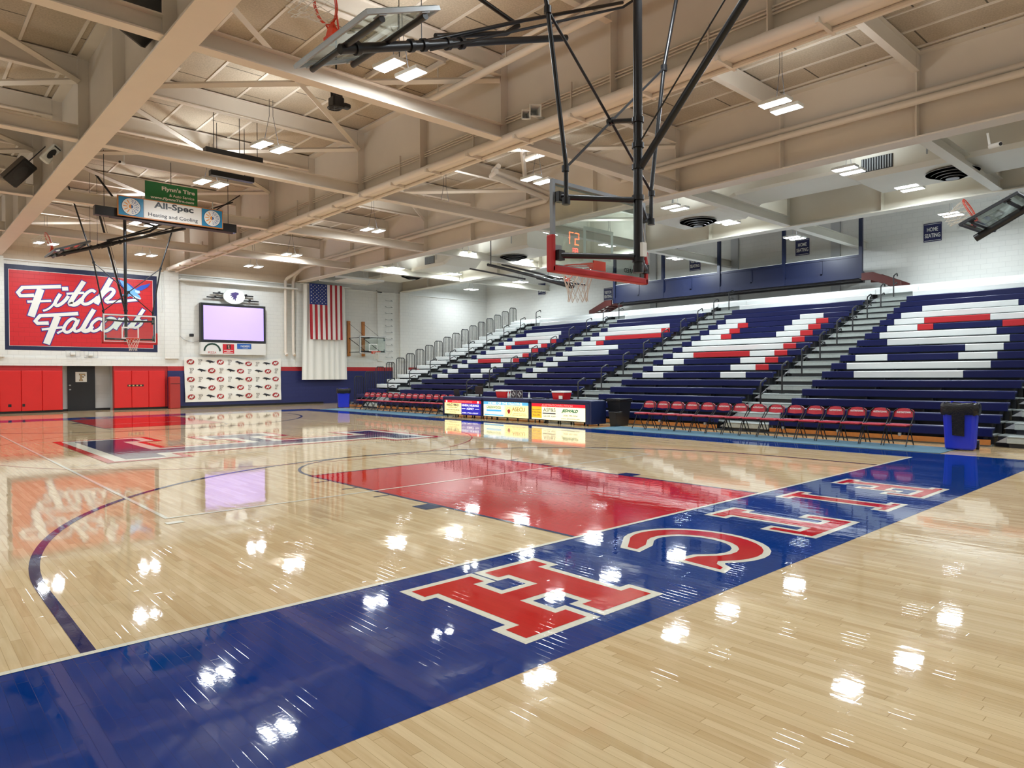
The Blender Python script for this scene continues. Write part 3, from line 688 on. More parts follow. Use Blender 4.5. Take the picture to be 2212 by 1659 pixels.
r = empty('folded_hoop', (10.0, -4.0, 7.0), 'folded hoop with black frame and red rim at the right edge', 'basketball hoop', 'cross court hoops folded up to the roof'); B = at_world(r)
U = Vector((1, 0, .04)).normalized(); V = Vector((0, -.90, .43)).normalized(); D = Vector((0.02, .43, .90)).normalized(); o = Vector((9.82, -.46, 4.6))
board(B, o, U, V, D, DARK, pad=False)
rim_net(B, o+V*.15+D*.40, D, V)
for k in (.2, .86): p = o+V*k-D*.09; B(MB().tube([p-U*.8, p+U*.8], .035, 12), 'support_arm', DARK, smooth=True)
g = MB(); m0 = o+V*(-.05)-D*.20+U*.1; g.tube([m0, m0+V*5.6+D*.3], .075, 14); B(g, 'mast', BLACK, smooth=True)
g = MB(); g.tube([m0+V*1.4, (9.9, -2.2, 8.5)], .006, 5); g.tube([m0+V*4.8, (9.9, -5.0, 8.5)], .03, 8); B(g, 'folding_brace', BLACK)
r = empty('folded_hoop', (12, 16, 7.0), 'folded hoop seen edge on behind the red padded backboard', 'basketball hoop', 'cross court hoops folded up to the roof'); B = at_world(r)
V = Vector((0, .955, .295)).normalized(); D = Vector((0, -.295, .955)).normalized(); U = Vector((1, 0, 0)); o = Vector((12, 12.9, 5.05))
board(B, o, U, V, D, DARK, pad=False)
rim_net(B, o+V*.15+D*.35, D, V, net=False)
g = MB(); g.tube([(12, 12.75, 4.88), (12, 14.6, 5.43)], .09, 14); g.tube([(12, 14.4, 5.38), (12, 17.6, 6.28)], .06, 12); B(g, 'mast', BLACK, smooth=True)
g = MB(); g.tube([(11.6, 14.9, 5.35), (11.6, 18.3, 6.15)], .035, 10); g.tube([(12, 14.0, 5.3), (12, 14.1, 8.5)], .008, 5); g.tube([(12, 17.4, 6.25), (12, 17.4, 8.5)], .02, 6)
for k in (0, 1): g.tube([(12.2-.4*k, 13.2, 5.2), (12.1-.2*k, 16.6, 6.15)], .03, 8)
B(g, 'folding_brace', BLACK, smooth=True)
# wall mounted hoop on oak posts
r = empty('wall_hoop', (14.9, WALL_Y-.3, 2.8), 'glass practice hoop on two brown wooden wall posts beside the ladder', 'basketball hoop'); B = at_world(r)
board(B, (15.05, 32.0, 2.95), (-1, 0, 0), (0, 0, 1), (0, -1, 0), STEEL, pad=False)
rim_net(B, (15.05, 31.6, 3.07), (0, -1, 0), (0, 0, 1))
for xx in (14.0, 15.0): B(MB().box(xx-.09, xx+.09, WALL_Y-.12, WALL_Y, 2.82, 4.95), 'oak_post', OAK)
g = MB()
for xx in (14.0, 15.0):
    g.tube([(xx, WALL_Y-.12, 3.9), (xx+.45, 32.05, 3.95)], .02, 6); g.tube([(xx, WALL_Y-.12, 3.9), (xx+.5, 32.05, 3.15)], .02, 6); g.tube([(xx, WALL_Y-.12, 3.05), (xx+.3, 32.05, 3.05)], .02, 6); g.tube([(xx, WALL_Y-.12, 4.8), (xx+.5, 32.05, 4.0)], .008, 5)
g.box(14.2, 15.9, 32.06, 32.1, 3.05, 3.13); g.box(14.2, 15.9, 32.06, 32.1, 3.9, 3.96)
B(g, 'bracket', BLACK)

# ================================================================ BLEACHERS
X0, RUN, Z0, RISE = 10.9, .657, .405, .255
def rx(k): return X0+RUN*k
def rz_(k): return Z0+RISE*k
def expand(s):
    out = ''
    num = ''
    for ch in s:
        if ch.isdigit(): num += ch
        else: out += ch*int(num or 1); num = ''
    return out
PAT = {
 'A': {14: '2N6W3N', 13: 'N8W2N', 12: 'N2W4R2WRN', 11: 'N2WR3N2WRN', 10: 'N8WRN', 9: 'N8WRN', 8: 'N2W4R2WRN', 7: 'N2W4N2W2N', 6: 'N2W4N2W2N', 5: 'N2W4N2W2N'},
 'F': {14: 'N8W2N', 13: 'N8WRN', 12: 'N2W7RN', 11: 'N2WR7N', 10: 'N6W4N', 9: 'N6W4N', 8: 'N2W8N', 7: 'N2W8N', 6: 'N2W8N', 5: 'N2W8N'},
 'H': {14: 'N2W5N2W2N', 13: 'N2WR4N2WRN', 12: 'N2WR4N2WRN', 11: 'N2WR4N2WRN', 10: 'N9WRN', 9: 'N9WRN', 8: 'N2W5R2WRN', 7: 'N2W5N2WRN', 6: 'N2W5N2WRN', 5: 'N2W5N2W2N'},
 'S': {14: '2N6W3N', 13: 'N8W2N', 12: 'N2W4R2W2N', 11: 'N2WR4N2RN', 10: 'N7W3N', 9: '2N7W2N', 8: '7N2W2N', 7: 'N2W4N2W2N', 6: 'N8W2N', 5: '2N6W3N'},
}
NB_ = 19
def seat_mesh(y0, y1, k, drop=0):
    """moulded bench seat between y0,y1: rounded nose, tall front face, slightly dished top"""
    x, z = rx(k), rz_(k); g = MB()
    prof = [(x+.015, z-.195), (x, z-.18), (x, z-.02), (x+.018, z), (x+.08, z-.008), (x+.2, z-.012), (x+.27, z+.004), (x+.285, z-.01), (x+.285, z-.05), (x+.10, z-.06), (x+.06, z-.195)]
    n = len(prof); g.raw([(p[0], y0, p[1]) for p in prof]+[(p[0], y1, p[1]) for p in prof], [tuple(range(n)), tuple(range(2*n-1, n-1, -1))]+[(i, i+n, (i+1) % n+n, (i+1) % n) for i in range(n)])
    return g
def section(letter, yl, yr, label, mods):
    """yl > yr: left and right ends seen from the court"""
    r = empty('bleacher_section', (X0, (yl+yr)/2, 0), label, 'bleachers', 'bleacher sections'); B = at_world(r)
    mw = (yl-yr)/mods
    for k in range(NB_):
        if letter == 'left' : s = ('N' if k < 3 else 'W')*mods
        elif k in PAT.get(letter, {}): s = expand(PAT[letter][k])
        elif k >= 17: s = 'W'*mods
        else: s = 'N'*mods
        a, b_ = yl, yr
        if letter == 'left' and k < 3: a = yl-.15 if k > 0 else yl-1.0
        runs = []; i = 0
        while i < len(s):
            j = i
            while j < len(s) and s[j] == s[i]: j += 1
            runs.append((s[i], i, j)); i = j
        # deck under and behind the bench is one part per row with the bench
        first = None
        for ch, i, j in sorted(runs, key=lambda q: {'N': 0, 'W': 1, 'R': 2}[q[0]]):
            ya = yl-i*mw-.004; yb = yl-j*mw+.004
            if len(runs) == 1: ya, yb = a, b_
            g = seat_mesh(yb, ya, k)
            m = {'N': NAVY, 'W': SWHITE, 'R': SRED}[ch]
            nm = {'N': 'bench_seat', 'W': 'white_bench_seat', 'R': 'red_bench_seat'}[ch]
            if first is None: first = B(g, nm if len(runs) > 1 or ch == 'N' else 'white_bench_seat', m)
            else: B(g, nm, m, parent=first)
    g = MB(); g.cur = 0
    for k in range(NB_+1):
        x, z = rx(k), rz_(k)-.42
        a, b_ = yl-.02, yr+.02
        if k < NB_: g.box(rx(k-1)+.30, rx(k)+.30, b_, a, z-.03, z) if k > 0 else g.box(x+.02, x+.30, b_, a, max(.0, z), .03)
    B(g, 'deck', ALU)
    g = MB()
    for k in range(NB_):   # dark risers and seat brackets
        x, z = rx(k), rz_(k); g.box(x+.29, x+.30, yr+.02, yl-.02, z-.42, z-.165-.03+.0)
        n = int((yl-yr)/1.4)
        for q in range(n+1):
            y = yr+.15+(yl-yr-.3)*q/n; g.box(x+.06, x+.28, y-.02, y+.02, z-.42, z-.06)
    for q in range(5):   # understructure frames
        y = yr+.3+(yl-yr-.6)*q/4
        for k in range(1, NB_, 2): g.box(rx(k)+.24, rx(k)+.30, y-.03, y+.03, 0, rz_(k)-.45)
    B(g, 'understructure', DARK)
    g = MB(); g.box(X0-.02, X0+.02, yr+.02, yl-.02, .035, .15)
    B(g, 'kick_board', OAK)
    g = MB()
    for q in range(4): y = yr+.4+(yl-yr-.8)*q/3; g.box(X0-.03, X0+.04, y-.03, y+.03, .13, .2)
    B(g, 'bracket', STEEL)
    return r
SECT = [('left', 28.02, 26.13, 'short white bleacher end block beside the far railings', 4), ('A', 24.7, 19.72, 'navy bleacher section whose seats spell the white letter A', 11),
        ('F', 18.3, 13.2, 'navy bleacher section whose seats spell the white letter F', 11), ('H', 11.7, 6.1, 'navy bleacher section whose seats spell the white letter H', 12),
        ('S', 4.52, -.58, 'navy bleacher section whose seats spell the white letter S', 11), ('near', -2.05, -7.2, 'plain bleacher section past the letter S at the right edge', 11)]
SECO = [section(*q) for q in SECT]
AISL = [(26.13, 24.7, 'left of the letter A'), (19.72, 18.3, 'between the letters A and F'), (13.2, 11.7, 'between the letters F and H'), (6.1, 4.52, 'between the letters H and S'), (-.58, -2.05, 'right of the letter S')]
STEPM = mat('step_grey', (172, 180, 176), .45, noise=.16, nscale=18)
num = ['bottom', 'second', 'third', 'fourth', 'fifth', 'sixth', 'seventh', 'eighth', 'top']
for (ya, yb, nm) in AISL:
    r = empty('aisle_stairs', (X0, (ya+yb)/2, 0), 'grey aisle stairs %s' % nm, 'stairs', 'aisle stairs'); B = at_world(r)
    for k in range(NB_-1):
        x, z = rx(k), rz_(k)-.165     # deck level behind row k
        g = MB(); yl, yr = ya-.05, yb+.03
        g.cur = 0; g.bbox(x+.0, x+.30, yr, yl-.22, z-.145, z-.0, .006)
        g.cur = 1; g.box(x+.285, x+.31, yr, yl, z-.25, z-.03)
        g.cur = 2; g.box(x+.27, x+RUN+.30, yr, yl, z-.02, z+.005)
        g.box(x-.01, x+.0, yr, yl-.22, z-.02, z-.002)
        g.cur = 3; g.raw([(x+.02, yl-.22, z-.005), (x+.28, yl-.22, z-.005), (x+.28, yl, z-.135), (x+.02, yl-.02, z-.135), (x+.02, yl-.22, z-.135), (x+.28, yl-.22, z-.135)], [(0, 3, 2, 1), (0, 4, 3), (1, 2, 5)])
        g.cur = 1; g.box(x+.05, x+.28, yr+.02, yl-.25, z-.26, z-.145)
        B(g, 'step', [STEPM, DARK, ALU, STEEL])
    g = MB()
    for k in range(1, NB_-1, 2): g.box(rx(k)+.22, rx(k)+.28, yb+.1, yb+.16, 0, rz_(k)-.42); g.box(rx(k)+.22, rx(k)+.28, ya-.16, ya-.1, 0, rz_(k)-.42)
    g.box(X0+.3, X0+.32, yb, ya, .0, .1)
    B(g, 'understructure', DARK)
    ym = (ya+yb)/2+.02
    for i in range(9):
        k = 2+2*i
        if ya < 0 and i > 3: continue
        bx, bz = rx(k)-.25, rz_(k)-.42
        g = MB(); g.tube([(bx, ym, bz), (bx, ym, bz+.80), (bx+.03, ym, bz+.87), (bx+.32, ym, bz+.99), (bx+.38, ym, bz+.985), (bx+.40, ym, bz+.93), (bx+.40, ym, bz+.88)], .025, 8)
        hr = B(g, 'handrail', BLACK, smooth=True)
        g = MB(); g.tube([(bx, ym, bz+.50), (bx+.05, ym, bz+.53), (bx+.30, ym, bz+.63), (bx+.35, ym, bz+.62), (bx+.37, ym, bz+.56)], .021, 8); B(g, 'mid_rail', BLACK, parent=hr, smooth=True)
        g = MB(); g.box(bx-.06, bx+.06, ym-.06, ym+.06, bz, bz+.02); B(g, 'base_plate', BLACK, parent=hr)
# white back rail / knee wall behind the top row
g = MB(); xb = rx(18)+.33
g.box(xb, xb+.04, -9, 28.02, 4.6, 5.10); g.box(xb+.04, WALL_X-.2, -9, 28.02, 4.95, 4.99)
for ya, yb in ((26.12, 24.71), (19.71, 18.31), (13.19, 11.71), (6.09, 4.53), (-.59, -2.04)): g.box(xb-.31, xb, yb, ya, 4.80, 5.0)
tag(g.build('top_platform', SWHITE), 'white painted platform and kick panel behind the top bleacher row', 'platform')
# end railings
for k in range(1, 19):
    x0 = rx(k)-.27+.30; zb = rz_(k)-.165; yy = 28.12
    B = at_world(SECO[0])
    zt = zb+1.07+.02; zl = max(.06, zb-1.3); wd = .54
    g = MB(); g.tube([(x0, yy, zl), (x0, yy, zt-.08), (x0+.08, yy, zt), (x0+wd-.08, yy, zt), (x0+wd, yy, zt-.08), (x0+wd, yy, zl)], .024, 8); fr_ = B(g, 'end_railing', BLACK, smooth=True)
    g = MB()
    for q in range(1, 5): g.tube([(x0+wd*q/5, yy, zl), (x0+wd*q/5, yy, zt)], .017, 6)
    g.box(x0, x0+wd, yy-.01, yy+.01, zl, zl+.04)
    B(g, 'bars', BLACK, parent=fr_)

# ================================================================ BALCONY
r = empty('balcony', (24.1, 13.6, 5.6), 'navy panelled balcony hung along the wall above the top bleacher seats', 'balcony'); B = at_world(r)
XB = 23.5; yb0, yb1 = 6.95, 20.15
g = MB(); g.box(XB, XB+.06, yb0, yb1, 5.82, 6.62); g.box(XB-.05, XB+.10, yb0-.1, yb1+.1, 5.62, 5.9); g.box(XB+.02, WALL_X-.02, yb0, yb1, 5.85, 5.9); B(g, 'front_panel', NAVYP)
g = MB()
for i in range(9): y = yb0+(yb1-yb0)*i/8; g.box(XB-.02, XB, y-.05, y+.05, 5.9, 6.55)
g.box(XB-.02, XB, yb0, yb1, 6.52, 6.62); g.box(XB-.02, XB, yb0, yb1, 5.9, 5.96)
B(g, 'panel_moulding', NAVYP)
for i, y in enumerate((yb0, 10.3, 13.6, 16.9, yb1)): B(MB().box(XB-.06, XB+.08, y-.07, y+.07, 5.62, 8.5), 'post', NAVYP)
B(MB().box(XB, XB+.05, yb0, yb1, 6.62, 6.64), 'top_rail', WHITE)
g = MB(); g.box(XB+.1, XB+.3, yb0+.1, yb1-.1, 5.54, 5.62); g.box(XB+.5, XB+.7, yb0+.1, yb1-.1, 5.5, 5.62); B(g, 'floor_beam', BLACK)
for (y0, y1, nm) in ((yb0-.1, 5.35, 'right'), (yb1+.1, 21.9, 'left')):
    g = MB(); s = 1 if y1 > y0 else -1
    for xx in (23.3, 24.3):
        g.raw([(xx, y0, 5.80), (xx, y0+s*.45, 5.80), (xx, y1, 5.32), (xx, y1, 5.06), (xx, y1-s*.12, 5.06), (xx, y0+s*.35, 5.48), (xx, y0, 5.5)], [(0, 1, 2, 3, 4, 5, 6)])
        n0 = len(g.v)-7; g.raw([(p[0]+.09, p[1], p[2]) for p in g.v[n0:n0+7]], [(6, 5, 4, 3, 2, 1, 0)])
        for i in range(7): j = (i+1) % 7; g.f.append((n0+i, n0+7+i, n0+7+j, n0+j)); g.mi.append(0)
    for q in range(4): t = q/4; yy = y0+s*.5+(y1-y0-s*.7)*t; zz = 5.66-.45*t; g.box(23.39, 24.3, yy-.12, yy+.12, zz-.14, zz-.11)
    tag(g.build('steel_steps', MAROON), 'dark red steel steps going down from the %s end of the balcony' % nm, 'steps')
# seating signs on the wall
def wall_sign(yc, zc, top, label, w=.66, h=.76, x=WALL_X-.03):
    r = empty('seating_sign', (x, yc, zc), label, 'sign', 'seating signs'); B = at_world(r)
    B(MB().box(x, x+.015, yc-w/2, yc+w/2, zc-h/2, zc+h/2), 'sign_panel', mat('sign_navy', (26, 32, 82), .5))
    g = MB(); fn = lambda u, v: (x-.004, yc-u, zc+v)
    put_text(g, top, fn, 0, .12, .17, w*.82 if len(top) > 5 else w*.62, bold=.02); put_text(g, 'SEATING', fn, 0, -.13, .17, w*.86, bold=.02)
    for s in (-1, 1): g.raw([fn(-w*.46, s*h*.44-.008), fn(w*.46, s*h*.44-.008), fn(w*.46, s*h*.44+.008), fn(-w*.46, s*h*.44+.008)], [(0, 1, 2, 3)])
    B(g, 'lettering', WHITE)
wall_sign(4.72, 7.4, 'HOME', 'navy home seating sign on the white wall right of the balcony')
wall_sign(10.15, 7.55, 'HOME', 'navy home seating sign on the grey wall above the balcony')
wall_sign(15.95, 7.5, 'VISITOR', 'navy visitor seating sign on the grey wall above the balcony')
wall_sign(27.5, 7.25, 'VISITOR', 'navy visitor seating sign on the white wall far left of the balcony')
wall_sign(21.9, 6.4, 'VISITOR', 'navy visitor seating sign just left of the balcony end')

# ================================================================ FOLDING CHAIRS
CHR = mat('chair_red_vinyl', (186, 40, 56), .4)
r = empty('folding_chair', (0, 0, 0)); chair0 = r
g = MB()      # local: chair faces -x, back towards +x, width along y
def cushion(x0, x1, y0, y1, z0, z1, bb=.015): return MB().bbox(x0, x1, y0, y1, z0, z1, bb)
st = cushion(-.20, .20, -.21, .21, .43, .475, .016).build('seat', CHR, r)
MB().box(-.19, .19, -.20, .20, .415, .43).build('seat_pan', BLACK, r)
bk = MB(); prof = []
n = 12
for i in range(n+1):
    a = PI*i/n; prof.append((-.20*math.cos(a) if True else 0, .74+.075*math.sin(a)))
out = [(-.205, .62), (-.205, .74)]+[( -.205*math.cos(PI*i/n), .745+.07*math.sin(PI*i/n)) for i in range(1, n)]+[(.205, .74), (.205, .62), (.0, .605)]
def bfn(u, v, d): return (.215+(v-.43)*.20+d-.03*(u/.2)**2*-1, u, v)
bk.prism(out, bfn, -.018, .018); bo = bk.build('backrest', CHR, r)
tx = MB(); put_text(tx, 'AUSTINTOWN', lambda u, v: bfn(-u, v, -.022), 0, .725, .042, .29, bold=.03); tx.build('lettering', WHITE, bo)
for s in (-1, 1):
    MB().tube([(-.26, s*.225, .012), (-.02, s*.225, .40), (.23, s*.215, .62), (.275, s*.20, .74), (.28, s*.13, .80)], .0125, 8).build('front_leg', BLACK, r)
    MB().tube([(.26, s*.205, .012), (.03, s*.205, .40)], .0125, 8).build('rear_leg', BLACK, r)
MB().tube([(-.20, -.22, .12), (-.20, .22, .12)], .010, 6).build('stretcher', BLACK, r)
MB().tube([(.20, -.20, .11), (.20, .20, .11)], .010, 6).build('stretcher', BLACK, r)
first = True
def ordinal(i): return ['first', 'second', 'third', 'fourth', 'fifth', 'sixth', 'seventh', 'eighth', 'ninth', 'tenth', 'eleventh', 'twelfth', 'thirteenth', 'fourteenth', 'fifteenth'][i]
yr = [.88+.4965*i for i in range(15)]
yl = [24.35, 23.84, 23.33, 22.82, 22.33, 21.83, 21.3, 20.8, 20.3, 19.81, 19.29, 18.78, 18.27, 17.76]
for i, y in enumerate(yr):
    c_ = chair0 if first else copy_tree(chair0); first = False
    c_.location = (9.72+random.uniform(-.01, .01), y, .012); c_.rotation_euler = (0, 0, random.uniform(-.03, .03))
    tag(c_, 'red vinyl folding chair, %s from the right end of the near row' % ordinal(i), 'chair', 'folding chairs in the near row')
for i, y in enumerate(yl):
    c_ = copy_tree(chair0); c_.location = (9.85+random.uniform(-.012, .012), y, .012); c_.rotation_euler = (0, 0, random.uniform(-.04, .04))
    tag(c_, 'red vinyl folding chair, %s from the left end of the far row' % ordinal(i), 'chair', 'folding chairs in the far row')
# small crumpled cloth left on a chair seat
g = MB(); n = 10
v = [(-.10+.2*i/n, -.07+.14*j/n, .503+.008*math.sin(i*1.7+j)*math.cos(j*1.3)) for i in range(n+1) for j in range(n+1)]
g.raw([(9.68+a, yr[12]+b_, c_) for a, b_, c_ in v], [(i*(n+1)+j, (i+1)*(n+1)+j, (i+1)*(n+1)+j+1, i*(n+1)+j+1) for i in range(n) for j in range(n)])
tag(g.build('crumpled_cloth', CLOTH), 'small white crumpled cloth lying on a chair seat in the near row', 'cloth')
def mat_run(y0, y1, lab): tag(MB().box(8.68, 10.02, y0, y1, 0.0045, .012).build('floor_mat', MATT), lab, 'mat', 'floor mats under the team chairs')
mat_run(-.22, 9.0, 'grey blue carpet mat under the near row of chairs'); mat_run(17.5, 21.6, 'grey blue carpet mat under the far chairs, part nearer the table'); mat_run(21.63, 26.3, 'grey blue carpet mat under the far chairs, part nearer the bin')

# ================================================================ SCORER'S TABLE
EMY = mat('led_panel_cream', (248, 232, 158), .4, emit=.9); EMW = mat('led_panel_pale', (246, 240, 196), .4, emit=.9)
EMB = mat('led_panel_blue', (34, 34, 150), .4, emit=.9); EMR = mat('led_panel_red', (206, 22, 40), .4, emit=.9); EMG = mat('led_panel_gold', (214, 166, 40), .4, emit=.9); EMLB = mat('led_panel_sky', (80, 160, 200), .4, emit=.9)
INK = mat('dark_print', (30, 34, 80), .5); INKR = mat('red_print', (200, 50, 50), .5); INKG = mat('green_print', (24, 130, 90), .5); INKT = mat('tan_print2', (196, 150, 90), .5); INKP = mat('pink_print', (240, 170, 160), .5, emit=.3); INKW = mat('white_print', (250, 250, 250), .5, emit=.8)
XT = 9.35
tabs = [(17.2, 14.84, 0), (14.82, 12.30, 1), (12.28, 9.62, 2)]
for (ya, yb, idx) in tabs:
    lab = ['lit scorers table panel with hardware and insurance adverts', 'lit scorers table panel headed HOME OF THE FALCONS', 'lit scorers table panel with pale advert and phone number'][idx]
    r = empty('scorer_table', (XT+.35, (ya+yb)/2, 0), lab, 'table', "scorers table units"); B = at_world(r)
    wd = ya-yb
    g = MB(); g.bbox(XT-.02, XT+.72, yb, ya, .70, .80, .015); B(g, 'tabletop', NAVYT)
    g = MB(); g.box(XT, XT+.06, yb+.02, ya-.02, .66, .70); g.box(XT, XT+.06, yb+.01, yb+.08, .1, .7); g.box(XT, XT+.06, ya-.05, ya-.01, .1, .7)
    if idx == 2: g.box(XT-.01, XT+.7, yb-.08, yb+.0, .06, .78); g.box(XT-.015, XT+.06, yb, yb+.16, .06, .7)
    if idx == 0: g.box(XT-.01, XT+.7, ya-.0, ya+.05, .06, .78)
    g.box(XT+.68, XT+.7, yb, ya, .1, .7)
    B(g, 'table_body', NAVYT)
    g = MB()
    for q in range(5):
        y = yb+.15+(wd-.3)*q/4
        for xx in (XT+.08, XT+.6): g.tube([(xx, y, 0), (xx, y, .16)], .02, 6); g.lathe([(.028, 0), (.03, .03), (.02, .05)], (xx, y, 0), 10)
    g.box(XT+.05, XT+.6, yb+.05, ya-.05, .10, .13)
    B(g, 'caster_leg', BLACK)
    y1_, y0_ = ya-.07, yb+(.18 if idx == 2 else .10); PW = y1_-y0_
    fn = lambda u, v: (XT-.005-.004, y1_-u, .13+v); PH = .53
    def pan(u0, u1, v0, v1, m, nm='advert_panel', dx=0.0):
        return B(MB().box(XT-.004-dx, XT+.02, y1_-u0, y1_-u1, .13+v0, .13+v1), nm, m)
    def words(lst, m, nm='lettering', par=None):
        g = MB()
        for t in lst: put_text(g, t[0], lambda u, v: (XT-.012, y1_-u, .13+v), t[1]*PW, t[2]*PH, t[3]*PH, t[4]*PW, bold=.02)
        return B(g, nm, m)
    if idx == 0:
        pan(0, PW*.48, 0, PH*.80, EMY); pan(PW*.48, PW, 0, PH*.80, EMB); pan(0, PW, PH*.80, PH, EMR)
        words([('AUSTINTOWN FITCH', .5, .90, .13, .56)], INKP)
        words([('HANDYMAN', .24, .66, .22, .36), ('AUSTINTOWN', .24, .47, .09, .26), ('HARDWARE AND MORE', .24, .29, .09, .38), ('(330) 793 7620', .24, .12, .08, .20)], INK)
        words([('GENERAL INSURANCE', .73, .66, .15, .46), ('AGENCY', .73, .42, .15, .2), ('330-793-5557', .73, .12, .09, .44)], INKW)
        g = MB(); g.raw([(XT-.012, y1_-a*PW, .13+b_*PH) for a, b_ in ((.5, .40), (.6, .40), (.6, .43), (.5, .43))], [(0, 1, 2, 3)]); g.raw([(XT-.012, y1_-a*PW, .13+b_*PH) for a, b_ in ((.86, .40), (.97, .40), (.97, .43), (.86, .43))], [(0, 1, 2, 3)])
        for uc in (.06, .94):
            g.raw([(XT-.010, y1_-uc*PW-.05*math.cos(a*PI/8), .13+.90*PH+.045*math.sin(a*PI/8)) for a in range(16)], [tuple(range(16))])
        B(g, 'printed_mark', INKW)
    elif idx == 1:
        pan(0, PW*.49, 0, PH*.80, EMW); pan(PW*.49, PW, 0, PH*.80, EMY); pan(0, PW, PH*.80, PH, EMLB)
        words([('HOME OF THE FALCONS', .5, .90, .15, .76)], INKW)
        words([('GREENWOOD', .24, .62, .18, .34)], INKG); words([('AUSTINTOWN', .24, .40, .08, .30), ('TRUST DRIVEN', .24, .24, .06, .38)], EMLB)
        g = MB(); g.raw([(XT-.012, y1_-a*PW, .13+b_*PH) for a, b_ in ((.07, .34), (.42, .34), (.42, .46), (.07, .46))], [(0, 1, 2, 3)]); g.raw([(XT-.012, y1_-a*PW, .13+b_*PH) for a, b_ in ((.02, .05), (.47, .05), (.47, .14), (.02, .14))], [(0, 1, 2, 3)]); B(g, 'printed_mark', EMLB)
        words([('ASECU', .80, .55, .26, .28)], INKT); words([('ASSOCIATED SCHOOL', .82, .27, .05, .28), ('EMPLOYEES CREDIT UNION', .82, .16, .05, .31)], INKR)
        g = MB(); cx_, cz_ = y1_-.59*PW, .13+.40*PH
        g.raw([(XT-.013, cx_-(.075+.012*math.sin(3*a*PI/12))*math.cos(a*PI/12), cz_-.01+.08*math.sin(a*PI/12)) for a in range(24)], [tuple(range(24))]); g.tube([(XT-.013, cx_, cz_+.06), (XT-.013, cx_-.02, cz_+.11)], .008, 5); B(g, 'apple_mark', INKR)
        g = MB(); g.torus((XT-.010, cx_, cz_), .14, .008, 'x', 28, 4); B(g, 'printed_ring', EMG)
    else:
        pan(0, PW*.20, PH*.08, PH*.80, EMG); pan(PW*.20, PW, 0, PH*.80, EMW); pan(0, PW*.2, 0, PH*.08, EMW); pan(0, PW, PH*.80, PH, EMR)
        words([('AUSTINTOWN FITCH', .49, .90, .13, .58)], INKP)
        words([('Slam Dunking', .10, .60, .08, .17), ('for Injury Victims', .10, .44, .08, .18), ('Since 1974', .10, .26, .08, .14)], INK)
        words([('ASP&S', .35, .62, .24, .24)], mat('grey_print', (150, 150, 140), .5)); words([('Call ASPS  ASAP!', .35, .22, .09, .24)], INK)
        g = MB(); g.raw([(XT-.012, y1_-a*PW, .13+b_*PH) for a, b_ in ((.22, .36), (.47, .36), (.47, .43), (.22, .43))], [(0, 1, 2, 3)]); B(g, 'printed_mark', INK)
        g = MB(); put_text(g, 'JESWALD', lambda u, v: (XT-.012, y1_-u, .13+v), .73*PW, .58*PH, .24*PH, .30*PW, bold=.05, shear=.3); B(g, 'lettering', INKG)
        words([('(330) 799-7054', .74, .30, .11, .26), ('www.Jeswald.com', .74, .12, .10, .34)], mat('grey_print2', (110, 110, 100), .5))
# objects on the table
def on_table(name, y, build_fn, label, cat, dx=.35, z=.80, group=None):
    r = empty(name, (XT+dx, y, z), label, cat, group); build_fn(r); return r
CB = mat('cooler_red', (206, 24, 34), .4)
def cooler(r):
    MB().raw([(-.15, -.24, 0), (.15, -.24, 0), (.15, .24, 0), (-.15, .24, 0), (-.18, -.28, .22), (.18, -.28, .22), (.18, .28, .22), (-.18, .28, .22)], [(0, 3, 2, 1), (4, 5, 6, 7), (0, 1, 5, 4), (1, 2, 6, 5), (2, 3, 7, 6), (3, 0, 4, 7)]).build('body', CB, r)
    MB().bbox(-.19, .19, -.29, .29, .22, .28, .01).build('lid', WHITE, r)
on_table('cooler', 14.0, cooler, 'small red cooler with white lid left on the middle of the table', 'cooler', group='coolers on the scorers table')
rr = on_table('cooler', 11.15, cooler, 'small red cooler with white lid and label near the table right end', 'cooler', group='coolers on the scorers table')
MB().box(-.20, -.185, -.22, -.06, .02, .13).build('label_sticker', WHITE, rr)
def bottle(r):
    MB().lathe([(0, 0), (.032, 0), (.034, .01), (.034, .13), (.030, .15), (.014, .19), (.013, .2)], (0, 0, 0), 16).build('bottle_body', mat('clear_plastic', (206, 216, 216), .15), r, smooth=True)
    MB().lathe([(.015, .2), (.015, .225), (0, .225)], (0, 0, 0), 12).build('cap', WHITE, r)
    MB().lathe([(.035, .06), (.035, .12)], (0, 0, 0), 16).build('label_band', WHITE, r)
on_table('water_bottle', 12.55, bottle, 'plastic water bottle standing alone right of the diamond signs', 'bottle', dx=.2, group='water bottles on the table')
on_table('water_bottle', 13.62, bottle, 'plastic water bottle beside the left cooler', 'bottle', dx=.2, group='water bottles on the table')
on_table('water_bottle', 13.52, bottle, 'plastic water bottle nearest the diamond signs', 'bottle', dx=.22, group='water bottles on the table')
def arrow(r):
    for s, ya_ in ((1, .0), (-1, -.0)):
        pass
    g = MB(); g.box(-.01, .01, -.14, .14, 0, .28); o_ = g.build('sign_panel', mat('panel_dark', (40, 34, 48), .4), r)
    g = MB()
    for k in (.10, .06): g.tube([(-.014, 0, .14+k), (-.014, k, .14), (-.014, 0, .14-k), (-.014, -k, .14), (-.014, 0, .14+k)], .006, 4)
    g.tube([(-.014, -.135, .01), (-.014, .135, .01), (-.014, .135, .27), (-.014, -.135, .27), (-.014, -.135, .01)], .004, 4)
    g.build('printed_mark', WHITE, r)
on_table('possession_sign', 13.28, arrow, 'dark folded sign with white diamond mark, left of the pair', 'sign', dx=.15, group='diamond signs on the table')
on_table('possession_sign', 12.96, arrow, 'dark folded sign with white diamond mark, right of the pair', 'sign', dx=.15, group='diamond signs on the table')
